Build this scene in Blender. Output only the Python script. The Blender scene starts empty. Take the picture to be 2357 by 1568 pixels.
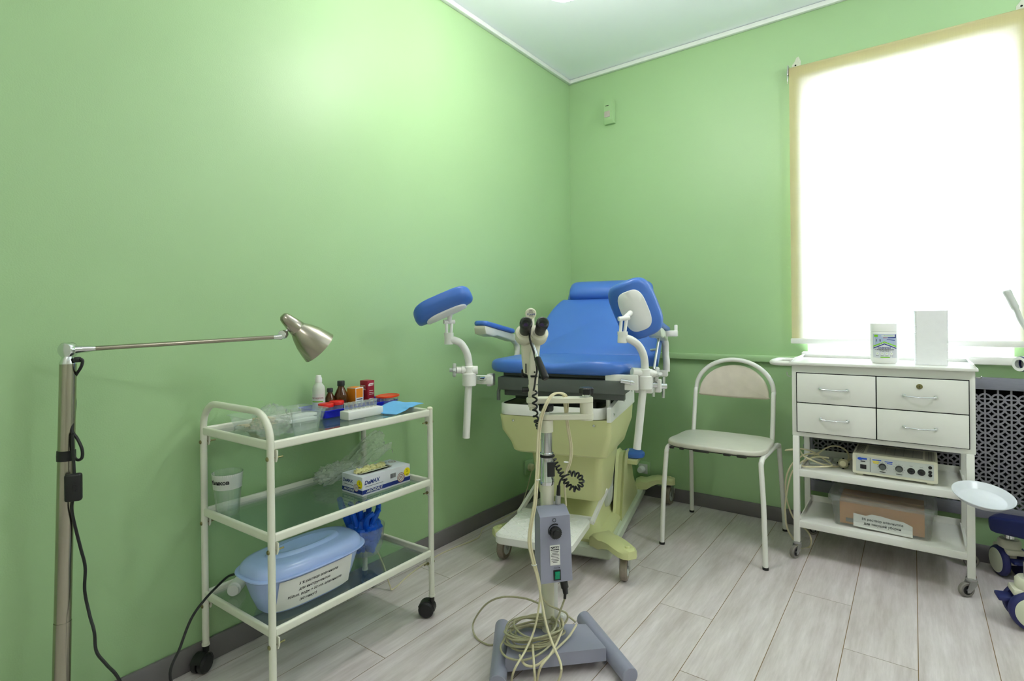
import bpy, bmesh, math, random
from mathutils import Vector, Matrix, noise
random.seed(7)
PI = math.pi
sc = bpy.context.scene
COL = sc.collection

# ------------------------------------------------------------------ camera
IMG_W, IMG_H = 2357, 1568
FOC = 1241.5
SHY = -52.1
CAM = Vector((1.7418, -2.9778, 1.04))
YAW, ROLL = -0.6391, -0.0108
_cy, _sy = math.cos(YAW), math.sin(YAW)
_fw = Vector((_sy, _cy, 0)); _r0 = Vector((_cy, -_sy, 0)); _u0 = Vector((0, 0, 1))
_c, _s = math.cos(ROLL), math.sin(ROLL)
C_R = _c * _r0 + _s * _u0
C_U = -_s * _r0 + _c * _u0
C_F = _fw
def ray(px, py): return C_R * ((px - IMG_W / 2) / FOC) - C_U * ((py - IMG_H / 2 - SHY) / FOC) + C_F
def at(px, py, d): return CAM + ray(px, py) * d
def on_z(px, py, z=0.0):
    d = ray(px, py); return CAM + d * ((z - CAM.z) / d.z)
def on_x(px, py, x=0.0):
    d = ray(px, py); return CAM + d * ((x - CAM.x) / d.x)
def on_y(px, py, y=0.0):
    d = ray(px, py); return CAM + d * ((y - CAM.y) / d.y)

cd = bpy.data.cameras.new('camera'); cam = bpy.data.objects.new('camera', cd); COL.objects.link(cam)
cd.sensor_fit = 'HORIZONTAL'; cd.sensor_width = 36.0; cd.lens = FOC / IMG_W * 36.0
cd.shift_y = SHY / IMG_W; cd.clip_start = 0.02; cd.clip_end = 60
m = Matrix((C_R, C_U, -C_F)).transposed().to_4x4(); m.translation = CAM
cam.matrix_world = m
sc.camera = cam

# ------------------------------------------------------------------ mesh builder
def T(loc=(0, 0, 0), rz=0, rx=0, ry=0):
    return Matrix.Translation(loc) @ Matrix.Rotation(rz, 4, 'Z') @ Matrix.Rotation(ry, 4, 'Y') @ Matrix.Rotation(rx, 4, 'X')
def frame(o, x, z):
    x = Vector(x).normalized(); z = Vector(z); z = (z - x * z.dot(x)).normalized(); y = z.cross(x)
    M = Matrix((x, y, z)).transposed().to_4x4(); M.translation = Vector(o); return M
def along(a, b):
    z = (Vector(b) - Vector(a)).normalized(); x = Vector((1, 0, 0)) if abs(z.x) < .8 else Vector((0, 1, 0))
    x = (x - z * x.dot(z)).normalized(); y = z.cross(x)
    M = Matrix((x, y, z)).transposed().to_4x4(); M.translation = Vector(a); return M
def spline(pts, n=6, closed=False):
    P = [Vector(p) for p in pts]; out = []; N = len(P)
    for i in range(N if closed else N - 1):
        if closed: p0, p1, p2, p3 = P[(i - 1) % N], P[i], P[(i + 1) % N], P[(i + 2) % N]
        else: p0, p1, p2, p3 = P[max(i - 1, 0)], P[i], P[i + 1], P[min(i + 2, N - 1)]
        for k in range(n):
            t = k / n
            out.append(.5 * ((2 * p1) + (p2 - p0) * t + (2 * p0 - 5 * p1 + 4 * p2 - p3) * t * t + (3 * p1 - p0 - 3 * p2 + p3) * t ** 3))
    if not closed: out.append(P[-1].copy())
    return out
def sq(a, b, n=40, p=4.0, c=(0, 0)):
    o = []
    for i in range(n):
        t = 2 * PI * i / n; cs, sn = math.cos(t), math.sin(t)
        o.append((c[0] + a * math.copysign(abs(cs) ** (2 / p), cs), c[1] + b * math.copysign(abs(sn) ** (2 / p), sn)))
    return o
def rrect(x0, x1, y0, y1, r, n=5):
    o = []
    for cx, cy, a0 in ((x1 - r, y1 - r, 0), (x0 + r, y1 - r, 90), (x0 + r, y0 + r, 180), (x1 - r, y0 + r, 270)):
        for k in range(n + 1):
            a = math.radians(a0 + 90 * k / n); o.append((cx + r * math.cos(a), cy + r * math.sin(a)))
    return o
def inset(poly, d):
    n = len(poly); o = []
    for i in range(n):
        a = Vector(poly[i - 1]); b = Vector(poly[i]); c = Vector(poly[(i + 1) % n])
        e1 = (b - a); e2 = (c - b)
        if e1.length < 1e-7: e1 = e2
        if e2.length < 1e-7: e2 = e1
        n1 = Vector((-e1.y, e1.x)).normalized(); n2 = Vector((-e2.y, e2.x)).normalized()
        m_ = n1 + n2; m_ = m_.normalized() if m_.length > 1e-6 else n1
        o.append((b.x + m_.x * d, b.y + m_.y * d))
    return o
class MB:
    def __init__(s): s.v = []; s.f = []; s.m = []
    def add(s, V, F, mi=0, T_=None):
        o = len(s.v)
        for p in V:
            p = Vector(p); s.v.append(T_ @ p if T_ else p)
        for k, f in enumerate(F):
            s.f.append([o + i for i in f]); s.m.append(mi[k] if isinstance(mi, list) else mi)
        return s
    def bm(s, b, mi=0, T_=None):
        b.verts.index_update(); s.add([v.co.copy() for v in b.verts], [[v.index for v in f.verts] for f in b.faces], mi, T_); b.free(); return s
    def box(s, c, d, mi=0, T_=None, bev=0.0, seg=2):
        b = bmesh.new(); bmesh.ops.create_cube(b, size=1)
        for v in b.verts: v.co = Vector((v.co.x * d[0], v.co.y * d[1], v.co.z * d[2]))
        if bev > 0: bmesh.ops.bevel(b, geom=b.edges[:], offset=min(bev, min(d) * .49), segments=seg, affect='EDGES', profile=.5)
        for v in b.verts: v.co += Vector(c)
        return s.bm(b, mi, T_)
    def tube(s, pts, r, n=10, mi=0, T_=None, cap=True, closed=False):
        P = [Vector(p) for p in pts]; N = len(P)
        tang = []
        for i in range(N):
            a = P[i - 1] if (i > 0 or closed) else P[i]; b = P[(i + 1) % N] if (i < N - 1 or closed) else P[i]
            t = b - a; tang.append(t.normalized() if t.length > 1e-9 else (tang[-1] if tang else Vector((0, 0, 1))))
        ref = Vector((0, 0, 1)) if abs(tang[0].z) < .9 else Vector((1, 0, 0))
        nx = (ref - tang[0] * ref.dot(tang[0])).normalized()
        V = []
        for i in range(N):
            nx = (nx - tang[i] * nx.dot(tang[i])).normalized(); ny = tang[i].cross(nx)
            rr = r[i] if isinstance(r, (list, tuple)) else r
            for k in range(n):
                a = 2 * PI * k / n; V.append(P[i] + nx * (rr * math.cos(a)) + ny * (rr * math.sin(a)))
        F = []
        for i in range(N if closed else N - 1):
            j = (i + 1) % N
            for k in range(n):
                F.append([i * n + k, i * n + (k + 1) % n, j * n + (k + 1) % n, j * n + k])
        if cap and not closed:
            F.append(list(range(n))[::-1]); F.append([(N - 1) * n + k for k in range(n)])
        return s.add(V, F, mi, T_)
    def cyl(s, a, b, r, n=20, mi=0, T_=None, r2=None, bev=0.0):
        L = (Vector(b) - Vector(a)).length; M = along(a, b)
        if T_: M = T_ @ M
        r2 = r if r2 is None else r2
        if bev > 0: pr = [(0, 0), (r - bev, 0), (r, bev), (r2, L - bev), (r2 - bev, L), (0, L)]
        else: pr = [(0, 0), (r, 0), (r2, L), (0, L)]
        return s.lathe(pr, n, mi, M)
    def lathe(s, prof, n=24, mi=0, T_=None):
        V = []; idx = []
        for r, z in prof:
            if r < 1e-7: idx.append([len(V)] * n); V.append((0, 0, z))
            else:
                idx.append(list(range(len(V), len(V) + n)))
                for k in range(n):
                    a = 2 * PI * k / n; V.append((r * math.cos(a), r * math.sin(a), z))
        F = []; MI = []
        for i in range(len(prof) - 1):
            A, B = idx[i], idx[i + 1]
            for k in range(n):
                q = [A[k], A[(k + 1) % n], B[(k + 1) % n], B[k]]; q2 = []
                for t in q:
                    if t not in q2: q2.append(t)
                if len(q2) > 2: F.append(q2); MI.append(mi[i] if isinstance(mi, list) else mi)
        return s.add(V, F, MI, T_)
    def loft(s, rings, mi=0, T_=None, cap0=True, cap1=True, closed=False):
        n = len(rings[0]); V = [p for r in rings for p in r]; F = []; N = len(rings); MI = []
        for i in range(N if closed else N - 1):
            j = (i + 1) % N
            for k in range(n):
                F.append([i * n + k, i * n + (k + 1) % n, j * n + (k + 1) % n, j * n + k]); MI.append(mi[i] if isinstance(mi, list) else mi)
        m0 = mi[0] if isinstance(mi, list) else mi; m1 = mi[-1] if isinstance(mi, list) else mi
        if not closed:
            if cap0: F.append(list(range(n))[::-1]); MI.append(m0)
            if cap1: F.append([(N - 1) * n + k for k in range(n)]); MI.append(m1)
        return s.add(V, F, MI, T_)
    def prism(s, poly, z0, z1, mi=0, T_=None, bev=0.0):
        if bev > 0:
            q = inset(poly, bev)
            R = [[(x, y, z0) for x, y in q], [(x, y, z0 + bev) for x, y in poly], [(x, y, z1 - bev) for x, y in poly], [(x, y, z1) for x, y in q]]
        else: R = [[(x, y, z0) for x, y in poly], [(x, y, z1) for x, y in poly]]
        return s.loft(R, mi, T_)
    def cushion(s, poly, z0, z1, r, dome=0.0, mi=0, T_=None, zf=None, steps=5, inner=(.8, .55, .3, .1)):
        R = []
        for k in range(steps + 1):
            a = -PI / 2 + (PI / 2) * k / steps
            q = inset(poly, r * (1 - math.cos(a))); R.append([(x, y, z0 + r + r * math.sin(a)) for x, y in q])
        for k in range(steps + 1):
            a = (PI / 2) * k / steps
            q = inset(poly, r * (1 - math.cos(a))); R.append([(x, y, z1 - r + r * math.sin(a)) for x, y in q])
        q = inset(poly, r); cx = sum(p[0] for p in q) / len(q); cy = sum(p[1] for p in q) / len(q)
        for f in inner:
            R.append([(cx + (x - cx) * f, cy + (y - cy) * f, z1 + dome * (1 - f * f)) for x, y in q])
        if zf: R = [[(x, y, z + zf(x, y, z)) for x, y, z in r_] for r_ in R]
        return s.loft(R, mi, T_)
    def grid(s, nu, nv, fn, mi=0, T_=None):
        V = [fn(i / nu, j / nv) for i in range(nu + 1) for j in range(nv + 1)]
        F = [[i * (nv + 1) + j, (i + 1) * (nv + 1) + j, (i + 1) * (nv + 1) + j + 1, i * (nv + 1) + j + 1] for i in range(nu) for j in range(nv)]
        return s.add(V, F, mi, T_)
    def text(s, txt, size, T_, mi=0, bold=0.0, shear=0.0, align='CENTER', sx=1.0, wrap=None):
        cu = bpy.data.curves.new('t', 'FONT'); cu.body = txt; cu.size = size; cu.align_x = align; cu.align_y = 'CENTER'
        cu.offset = bold * size; cu.shear = shear; cu.resolution_u = 2
        o = bpy.data.objects.new('t', cu); me = bpy.data.meshes.new_from_object(o)
        V = [Vector((v.co.x * sx, v.co.y, v.co.z)) for v in me.vertices]
        if wrap: V = [Vector(wrap(v)) for v in V]
        s.add(V, [list(p.vertices) for p in me.polygons], mi, T_)
        bpy.data.objects.remove(o); bpy.data.curves.remove(cu); bpy.data.meshes.remove(me); return s
    def rect(s, x0, x1, y0, y1, z, mi, T_=None):
        return s.add([(x0, y0, z), (x1, y0, z), (x1, y1, z), (x0, y1, z)], [[0, 1, 2, 3]], mi, T_)
    def disc(s, cx, cy, r, z, mi, T_=None, n=24, r0=0.0):
        if r0 <= 0: return s.add([(cx + r * math.cos(2 * PI * k / n), cy + r * math.sin(2 * PI * k / n), z) for k in range(n)], [list(range(n))], mi, T_)
        V = [(cx + q * math.cos(2 * PI * k / n), cy + q * math.sin(2 * PI * k / n), z) for q in (r0, r) for k in range(n)]
        return s.add(V, [[k, n + k, n + (k + 1) % n, (k + 1) % n] for k in range(n)], mi, T_)

def ob(name, mb, mats, parent=None, smooth=38, sub=0, solid=0.0, origin=False, fix=True):
    me = bpy.data.meshes.new(name)
    V = mb.v; org = Vector((0, 0, 0))
    if origin and V:
        xs = [p.x for p in V]; ys = [p.y for p in V]; zs = [p.z for p in V]
        org = Vector(((min(xs) + max(xs)) / 2, (min(ys) + max(ys)) / 2, min(zs)))
        V = [p - org for p in V]
    me.from_pydata([tuple(p) for p in V], [], mb.f)
    if not isinstance(mats, (list, tuple)): mats = [mats]
    for q in mats: me.materials.append(q)
    me.polygons.foreach_set('material_index', mb.m)
    if fix:
        b = bmesh.new(); b.from_mesh(me); bmesh.ops.recalc_face_normals(b, faces=b.faces[:]); b.to_mesh(me); b.free()
    me.update()
    if smooth:
        me.polygons.foreach_set('use_smooth', [True] * len(me.polygons)); me.set_sharp_from_angle(angle=math.radians(smooth))
    o = bpy.data.objects.new(name, me); COL.objects.link(o); o.location = org
    if parent: o.parent = parent
    if solid:
        md = o.modifiers.new('solid', 'SOLIDIFY'); md.thickness = solid; md.offset = 0
    if sub:
        md = o.modifiers.new('sub', 'SUBSURF'); md.levels = sub; md.render_levels = sub
    return o
def tag(o, label=None, cat=None, group=None, kind=None):
    if label: o['label'] = label
    if cat: o['category'] = cat
    if group: o['group'] = group
    if kind: o['kind'] = kind
    return o
def thing(name, label, cat, loc=(0, 0, 0), rz=0, group=None):
    o = bpy.data.objects.new(name, None); COL.objects.link(o); o.location = loc; o.rotation_euler = (0, 0, rz); o.empty_display_size = .05
    return tag(o, label, cat, group)
def dup(o, parent=None):
    c = o.copy(); COL.objects.link(c)
    if parent: c.parent = parent
    for ch in list(o.children): dup(ch, c)
    return c

# ------------------------------------------------------------------ materials
def lin(c): return c / 12.92 if c <= .04045 else ((c + .055) / 1.055) ** 2.4
def S(r, g, b): return (lin(r / 255), lin(g / 255), lin(b / 255), 1)
def mat(name, col, rough=.5, metal=0.0, var=.06, scale=30, bump=0.0, bscale=200, trans=0.0, ior=1.45, spec=.5, stretch=None, coat=0.0, alpha=1.0):
    mt = bpy.data.materials.new(name); mt.use_nodes = True; nt = mt.node_tree; N = nt.nodes; L = nt.links
    b = N['Principled BSDF']; b.inputs['Roughness'].default_value = rough; b.inputs['Metallic'].default_value = metal
    b.inputs['IOR'].default_value = ior; b.inputs['Transmission Weight'].default_value = trans; b.inputs['Specular IOR Level'].default_value = spec
    b.inputs['Coat Weight'].default_value = coat; b.inputs['Alpha'].default_value = alpha
    tc = N.new('ShaderNodeTexCoord'); src = tc.outputs['Object']
    if stretch:
        mp = N.new('ShaderNodeMapping'); mp.inputs['Scale'].default_value = stretch; L.new(src, mp.inputs['Vector']); src = mp.outputs['Vector']
    nz = N.new('ShaderNodeTexNoise'); nz.inputs['Scale'].default_value = scale; nz.inputs['Detail'].default_value = 3; L.new(src, nz.inputs['Vector'])
    mx = N.new('ShaderNodeMix'); mx.data_type = 'RGBA'
    mx.inputs['A'].default_value = (col[0] * (1 - var), col[1] * (1 - var), col[2] * (1 - var), 1)
    mx.inputs['B'].default_value = (min(1, col[0] * (1 + var)), min(1, col[1] * (1 + var)), min(1, col[2] * (1 + var)), 1)
    L.new(nz.outputs['Fac'], mx.inputs['Factor']); L.new(mx.outputs['Result'], b.inputs['Base Color'])
    if bump > 0:
        n2 = N.new('ShaderNodeTexNoise'); n2.inputs['Scale'].default_value = bscale; n2.inputs['Detail'].default_value = 2; L.new(tc.outputs['Object'], n2.inputs['Vector'])
        bp = N.new('ShaderNodeBump'); bp.inputs['Strength'].default_value = bump; bp.inputs['Distance'].default_value = .002
        L.new(n2.outputs['Fac'], bp.inputs['Height']); L.new(bp.outputs['Normal'], b.inputs['Normal'])
    return mt
def clear(name, col, alpha, rough=.15, spec=.5, fres=.5, tint=.35, f0=.035):
    """thin clear plastic or pane: mostly see-through, a little tint, mirror-like film at grazing angles"""
    mt = bpy.data.materials.new(name); mt.use_nodes = True; nt = mt.node_tree; N = nt.nodes; L = nt.links
    out = N['Material Output']; N.remove(N['Principled BSDF'])
    tr = N.new('ShaderNodeBsdfTransparent'); tr.inputs['Color'].default_value = tuple(1 - tint * (1 - c ** .5) for c in col[:3]) + (1,)
    df = N.new('ShaderNodeBsdfDiffuse'); df.inputs['Color'].default_value = col
    tl = N.new('ShaderNodeBsdfTranslucent'); tl.inputs['Color'].default_value = col
    ad = N.new('ShaderNodeMixShader'); ad.inputs[0].default_value = .4; L.new(df.outputs[0], ad.inputs[1]); L.new(tl.outputs[0], ad.inputs[2])
    nz = N.new('ShaderNodeTexNoise'); nz.inputs['Scale'].default_value = 40
    mr = N.new('ShaderNodeMapRange'); mr.inputs['To Min'].default_value = alpha * .8; mr.inputs['To Max'].default_value = alpha * 1.2; L.new(nz.outputs['Fac'], mr.inputs['Value'])
    m1 = N.new('ShaderNodeMixShader'); L.new(mr.outputs[0], m1.inputs[0]); L.new(tr.outputs[0], m1.inputs[1]); L.new(ad.outputs[0], m1.inputs[2])
    gl = N.new('ShaderNodeBsdfGlossy'); gl.inputs['Roughness'].default_value = rough
    lw = N.new('ShaderNodeLayerWeight'); lw.inputs['Blend'].default_value = .5
    pw = N.new('ShaderNodeMath'); pw.operation = 'POWER'; pw.inputs[1].default_value = 4.0; L.new(lw.outputs['Facing'], pw.inputs[0])
    mu = N.new('ShaderNodeMath'); mu.operation = 'MULTIPLY_ADD'; mu.inputs[1].default_value = .8 * fres; mu.inputs[2].default_value = f0 * fres; mu.use_clamp = True; L.new(pw.outputs[0], mu.inputs[0])
    m2 = N.new('ShaderNodeMixShader'); L.new(mu.outputs[0], m2.inputs[0]); L.new(m1.outputs[0], m2.inputs[1]); L.new(gl.outputs[0], m2.inputs[2])
    L.new(m2.outputs[0], out.inputs['Surface']); return mt

m_wall = mat('wall paint', S(156, 189, 140), .44, var=.03, scale=3, bump=.18, bscale=260, spec=.5)
m_wallw = mat('pale wall paint', S(222, 222, 212), .6, var=.02, scale=3)
m_ceil = mat('stretch ceiling', S(242, 247, 252), .2, var=.01, scale=2)
m_trimw = mat('white trim', S(225, 230, 225), .4)
m_base = mat('grey skirting', S(112, 108, 110), .45, var=.05, scale=12)
m_white = mat('white enamel', S(232, 232, 226), .28, var=.02)
m_ivory = mat('ivory enamel', S(226, 227, 212), .3, var=.03, scale=18)
m_cream = mat('cream plastic', S(218, 216, 196), .4, var=.03)
m_whiteplastic = mat('white plastic', S(235, 235, 232), .4, var=.02)
m_black = mat('black plastic', S(26, 27, 29), .38, var=.15)
m_rubber = mat('black rubber', S(22, 22, 23), .55, var=.15)
m_cord = mat('black cord', S(22, 24, 26), .45)
m_creamcord = mat('cream cord', S(214, 206, 172), .4, var=.05, scale=60)
m_clearcord = mat('clear braided cord', S(168, 164, 134), .3, var=.25, scale=300)
m_chrome = mat('chrome', S(225, 228, 230), .12, 1.0, var=.02)
m_steel = mat('brushed steel', S(172, 166, 152), .24, 1.0, var=.08, scale=20, stretch=(60, 60, 1.5))
m_brass = mat('dull brass', S(140, 135, 95), .4, .9, var=.2)
m_zinc = mat('zinc plated', S(190, 190, 190), .3, .9, var=.1)
m_blue = mat('blue vinyl', S(66, 110, 190), .34, var=.03, scale=10, bump=.05, bscale=400)
m_ygreen = mat('yellow green plastic', S(207, 210, 154), .35, var=.02, scale=6)
m_pgreen = mat('pale grey green plastic', S(206, 216, 196), .35, var=.03, scale=6)
m_grey = mat('grey enamel', S(146, 147, 166), .38, var=.03, scale=14)
m_dgrey = mat('dark grey steel', S(92, 98, 94), .5, .2, var=.1)
m_lgrey = mat('light grey plastic', S(200, 204, 200), .4)
m_navy = mat('navy plastic', S(28, 36, 92), .42, var=.06)
m_vinylw = mat('worn white vinyl', S(205, 196, 180), .5, var=.12, scale=26)
m_seatw = mat('worn grey seat vinyl', S(206, 205, 192), .38, var=.1, scale=14)
m_dirt = mat('black torn backing', S(38, 38, 34), .8, var=.4, scale=80)
m_wheelgrey = mat('grey rubber', S(126, 122, 116), .6, var=.2, scale=60)
m_dirtytyre = mat('dirty grey tyre', S(134, 124, 112), .7, var=.35, scale=45)
m_paper = mat('white paper', S(228, 228, 224), .8, var=.02)
m_ink = mat('black ink', S(30, 30, 38), .7)
m_tissue = mat('white tissue', S(236, 236, 238), .9, var=.03, scale=60, bump=.2, bscale=500)
m_amber = mat('amber glass', S(92, 52, 14), .08, var=.2, trans=.35, spec=.6)
m_red = mat('red plastic', S(212, 22, 20), .35)
m_orangered = mat('orange red plastic', S(226, 62, 18), .35)
m_bluep = mat('blue plastic', S(14, 28, 205), .35)
m_sky = mat('light blue cloth', S(112, 180, 236), .75, var=.05, scale=60)
m_tub = mat('pale blue plastic', S(168, 188, 236), .22, var=.02, spec=.6)
m_orange = mat('orange card', S(232, 136, 28), .5)
m_maroon = mat('maroon card', S(142, 22, 46), .45)
m_glovebox = mat('white card', S(226, 226, 236), .5, var=.02)
m_navyink = mat('navy ink', S(22, 44, 124), .5)
m_yellow = mat('yellow ink', S(244, 224, 10), .5)
m_redink = mat('dull red ink', S(150, 60, 70), .6)
m_green = mat('green ink', S(122, 190, 24), .5)
m_glove = mat('cream latex', S(226, 218, 160), .55)
m_nitrile = mat('blue nitrile', S(10, 88, 208), .4, var=.25, scale=40)
m_tan = mat('tan paper', S(214, 196, 166), .7, var=.1, scale=40)
m_cardboard = mat('brown cardboard', S(176, 124, 68), .8, var=.06, scale=10)
m_wood = mat('grey wood grain', S(132, 132, 144), .55, var=.16, scale=8, stretch=(4, 4, 60))
m_lattice = mat('grey painted lattice', S(140, 138, 146), .6, var=.06, scale=30)
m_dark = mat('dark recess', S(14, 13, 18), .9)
m_hole = mat('dark hole', S(12, 12, 12), .9)
m_brown = mat('brown stain steel', S(118, 104, 86), .35, .4, var=.2)
m_greenlight = mat('green switch', S(10, 140, 104), .25)
m_plaster = mat('bare plaster', S(196, 200, 182), .8, var=.15, scale=120)
m_bag = clear('cloudy bag', S(244, 248, 240), .36, .25, fres=.6, tint=.1)
m_film = clear('crinkled film', S(246, 252, 248), .20, .1, fres=.8, tint=.05)
m_clearp = clear('clear plastic', S(236, 246, 244), .12, .1, fres=.8, tint=.1)
m_tintclear = clear('cloudy clear plastic', S(238, 242, 240), .24, .2, fres=.6, tint=.1)
m_binp = clear('bin plastic', S(232, 238, 236), .13, .15, fres=.6, tint=.1)
m_dish = mat('white dish plastic', S(214, 217, 224), .25)
m_glass = clear('shelf glass', S(170, 205, 190), .06, .01, fres=1.0, tint=.35, f0=.07)
m_pane = clear('window glass', S(240, 245, 250), .02, .02, fres=.6)
m_tumbler = clear('tumbler glass', S(225, 240, 232), .10, .03, fres=1.3, tint=.3, f0=.06)
# ------------------------------------------------------------------ room shell
RX, RY, RZ = 3.3, -4.3, 2.537
def struct(name, mb, mats, parent=None, **k):
    o = ob(name, mb, mats, parent, **k)
    if not parent: o['kind'] = 'structure'
    return o
# floor: laminate boards with real gaps over a dark underlay
def floor_mat():
    mt = bpy.data.materials.new('whitewashed laminate'); mt.use_nodes = True; nt = mt.node_tree; N = nt.nodes; L = nt.links
    b = N['Principled BSDF']; b.inputs['Roughness'].default_value = .36; b.inputs['Specular IOR Level'].default_value = .45
    g = N.new('ShaderNodeNewGeometry'); tc = N.new('ShaderNodeTexCoord')
    def noise_(sx, sy, scale, det, off=0):
        mp = N.new('ShaderNodeMapping'); mp.inputs['Scale'].default_value = (sx, sy, 1); mp.inputs['Location'].default_value = (off, off, 0)
        ad = N.new('ShaderNodeVectorMath'); ad.operation = 'ADD'; cx = N.new('ShaderNodeCombineXYZ')
        ml = N.new('ShaderNodeMath'); ml.operation = 'MULTIPLY'; ml.inputs[1].default_value = 37; L.new(g.outputs['Random Per Island'], ml.inputs[0]); L.new(ml.outputs[0], cx.inputs[1])
        L.new(tc.outputs['Object'], ad.inputs[0]); L.new(cx.outputs[0], ad.inputs[1]); L.new(ad.outputs[0], mp.inputs['Vector'])
        n = N.new('ShaderNodeTexNoise'); n.inputs['Scale'].default_value = scale; n.inputs['Detail'].default_value = det; n.inputs['Roughness'].default_value = .65; L.new(mp.outputs[0], n.inputs['Vector']); return n
    n1 = noise_(9, 1.1, 2.2, 6); n2 = noise_(40, 3, 3, 5, 3.3); n3 = noise_(3, .8, 1.6, 3, 8.1)
    cr = N.new('ShaderNodeValToRGB'); e = cr.color_ramp.elements
    e[0].position = .3; e[0].color = S(200, 190, 190); e[1].position = .68; e[1].color = S(236, 229, 232)
    L.new(n1.outputs['Fac'], cr.inputs['Fac'])
    c2 = N.new('ShaderNodeValToRGB'); e = c2.color_ramp.elements; e[0].position = .36; e[0].color = (.78, .77, .76, 1); e[1].position = .62; e[1].color = (1, 1, 1, 1); L.new(n2.outputs['Fac'], c2.inputs['Fac'])
    mx = N.new('ShaderNodeMix'); mx.data_type = 'RGBA'; mx.blend_type = 'MULTIPLY'; mx.inputs['Factor'].default_value = .42
    L.new(cr.outputs[0], mx.inputs['A']); L.new(c2.outputs[0], mx.inputs['B'])
    c3 = N.new('ShaderNodeValToRGB'); e = c3.color_ramp.elements; e[0].position = .35; e[0].color = (.93, .91, .885, 1); e[1].position = .7; e[1].color = (1, .98, .985, 1); L.new(n3.outputs['Fac'], c3.inputs['Fac'])
    m2 = N.new('ShaderNodeMix'); m2.data_type = 'RGBA'; m2.blend_type = 'MULTIPLY'; m2.inputs['Factor'].default_value = 1
    L.new(mx.outputs['Result'], m2.inputs['A']); L.new(c3.outputs[0], m2.inputs['B'])
    L.new(m2.outputs['Result'], b.inputs['Base Color'])
    bp = N.new('ShaderNodeBump'); bp.inputs['Strength'].default_value = .12; bp.inputs['Distance'].default_value = .002; L.new(n2.outputs['Fac'], bp.inputs['Height']); L.new(bp.outputs['Normal'], b.inputs['Normal'])
    return mt
m_floor = floor_mat(); m_seam = mat('board joint', S(124, 100, 66), .8)
fb = MB(); PW = .1875; X0 = .0585
fb.box((RX / 2, RY / 2, -.0206), (RX + .3, -RY + .3, .04), 1)
JO = {0: [-1.40], 1: [-1.889], 4: [-.86], 5: [-1.095]}
g = .0011; rnd = random.Random(3)
for i in range(-1, 18):
    xa = max(X0 + i * PW, 0.0); xb = min(X0 + (i + 1) * PW, RX)
    if xb <= xa: continue
    ys = [0.0]; js = JO.get(i, [-.25 - rnd.random() * .9 if i not in (6, 7, 8, 9) else -1.9 - .3 * i % 1])
    y = js[0]; js = [y]
    while y - 1.28 > RY: y -= 1.28; js.append(y)
    y = js[0]
    while y + 1.28 < 0: y += 1.28; js.insert(0, y)
    ys = [0.0] + js + [RY]
    for a, b_ in zip(ys[:-1], ys[1:]):
        if a - b_ < .02: continue
        fb.box(((xa + xb) / 2, (a + b_) / 2, -.002), (xb - xa - 2 * g, a - b_ - 2 * g, .004), 0)
struct('floor', fb, [m_floor, m_seam], smooth=0)
struct('ceiling', MB().box((RX / 2, RY / 2, RZ + .05), (RX + .3, -RY + .3, .1)), m_ceil, smooth=0)
TH = .12
struct('wall_left', MB().box((-TH / 2, RY / 2, RZ / 2), (TH, -RY + .4, RZ)), m_wall, smooth=0)
struct('wall_right', MB().box((RX + TH / 2, RY / 2, RZ / 2), (TH, -RY + .4, RZ)), m_wallw, smooth=0)
struct('wall_front', MB().box((RX / 2, RY - TH / 2, RZ / 2), (RX, TH, RZ)), m_wallw, smooth=0)
# back wall with the window opening and the radiator niche
WX0, WX1, WZ0, WZ1 = 1.328, 2.072, .83, 2.17
NX0, NX1, NZ0, NZ1 = 1.345, 2.62, .235, .724
WT = .32
bw = MB()
def blk(x0, x1, z0, z1, y0=0.0, y1=WT, mi=0): bw.box(((x0 + x1) / 2, (y0 + y1) / 2, (z0 + z1) / 2), (x1 - x0, y1 - y0, z1 - z0), mi)
blk(-TH, WX0, NZ1, RZ); blk(WX1, RX + TH, NZ1, RZ); blk(WX0, WX1, WZ1, RZ); blk(WX0, WX1, NZ1, WZ0)
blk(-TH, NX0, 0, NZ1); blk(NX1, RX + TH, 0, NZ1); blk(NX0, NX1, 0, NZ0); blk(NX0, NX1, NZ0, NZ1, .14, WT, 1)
wb = struct('wall_back', bw, [m_wall, m_dark], smooth=0)
# green ledge along the back wall
lg = MB(); lg.box(((.25 + 1.318) / 2, -.014, .8185), (1.318 - .25, .028, .033), 0, bev=.005)
struct('trim_3', lg, m_wall)
for nm, c, d in (('baseboard_left', (.006, RY / 2, .036), (.012, -RY, .072)), ('baseboard_right', (RX - .006, RY / 2, .036), (.012, -RY, .072)), ('baseboard_front', (RX / 2, RY + .006, .036), (RX - .03, .012, .072))):
    struct(nm, MB().box(c, d, bev=.004), m_base)
b = MB().box((RX / 2, -.006, .036), (RX - .024, .012, .072), bev=.004)
struct('baseboard_back', b, m_base)
for nm, c, d in (('trim_1', (.011, RY / 2, 2.5235), (.022, -RY, .023)), ('trim_2', (RX / 2, -.011, 2.5235), (RX - .044, .022, .023))):
    struct(nm, MB().box(c, d, bev=.003), m_trimw)

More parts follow.
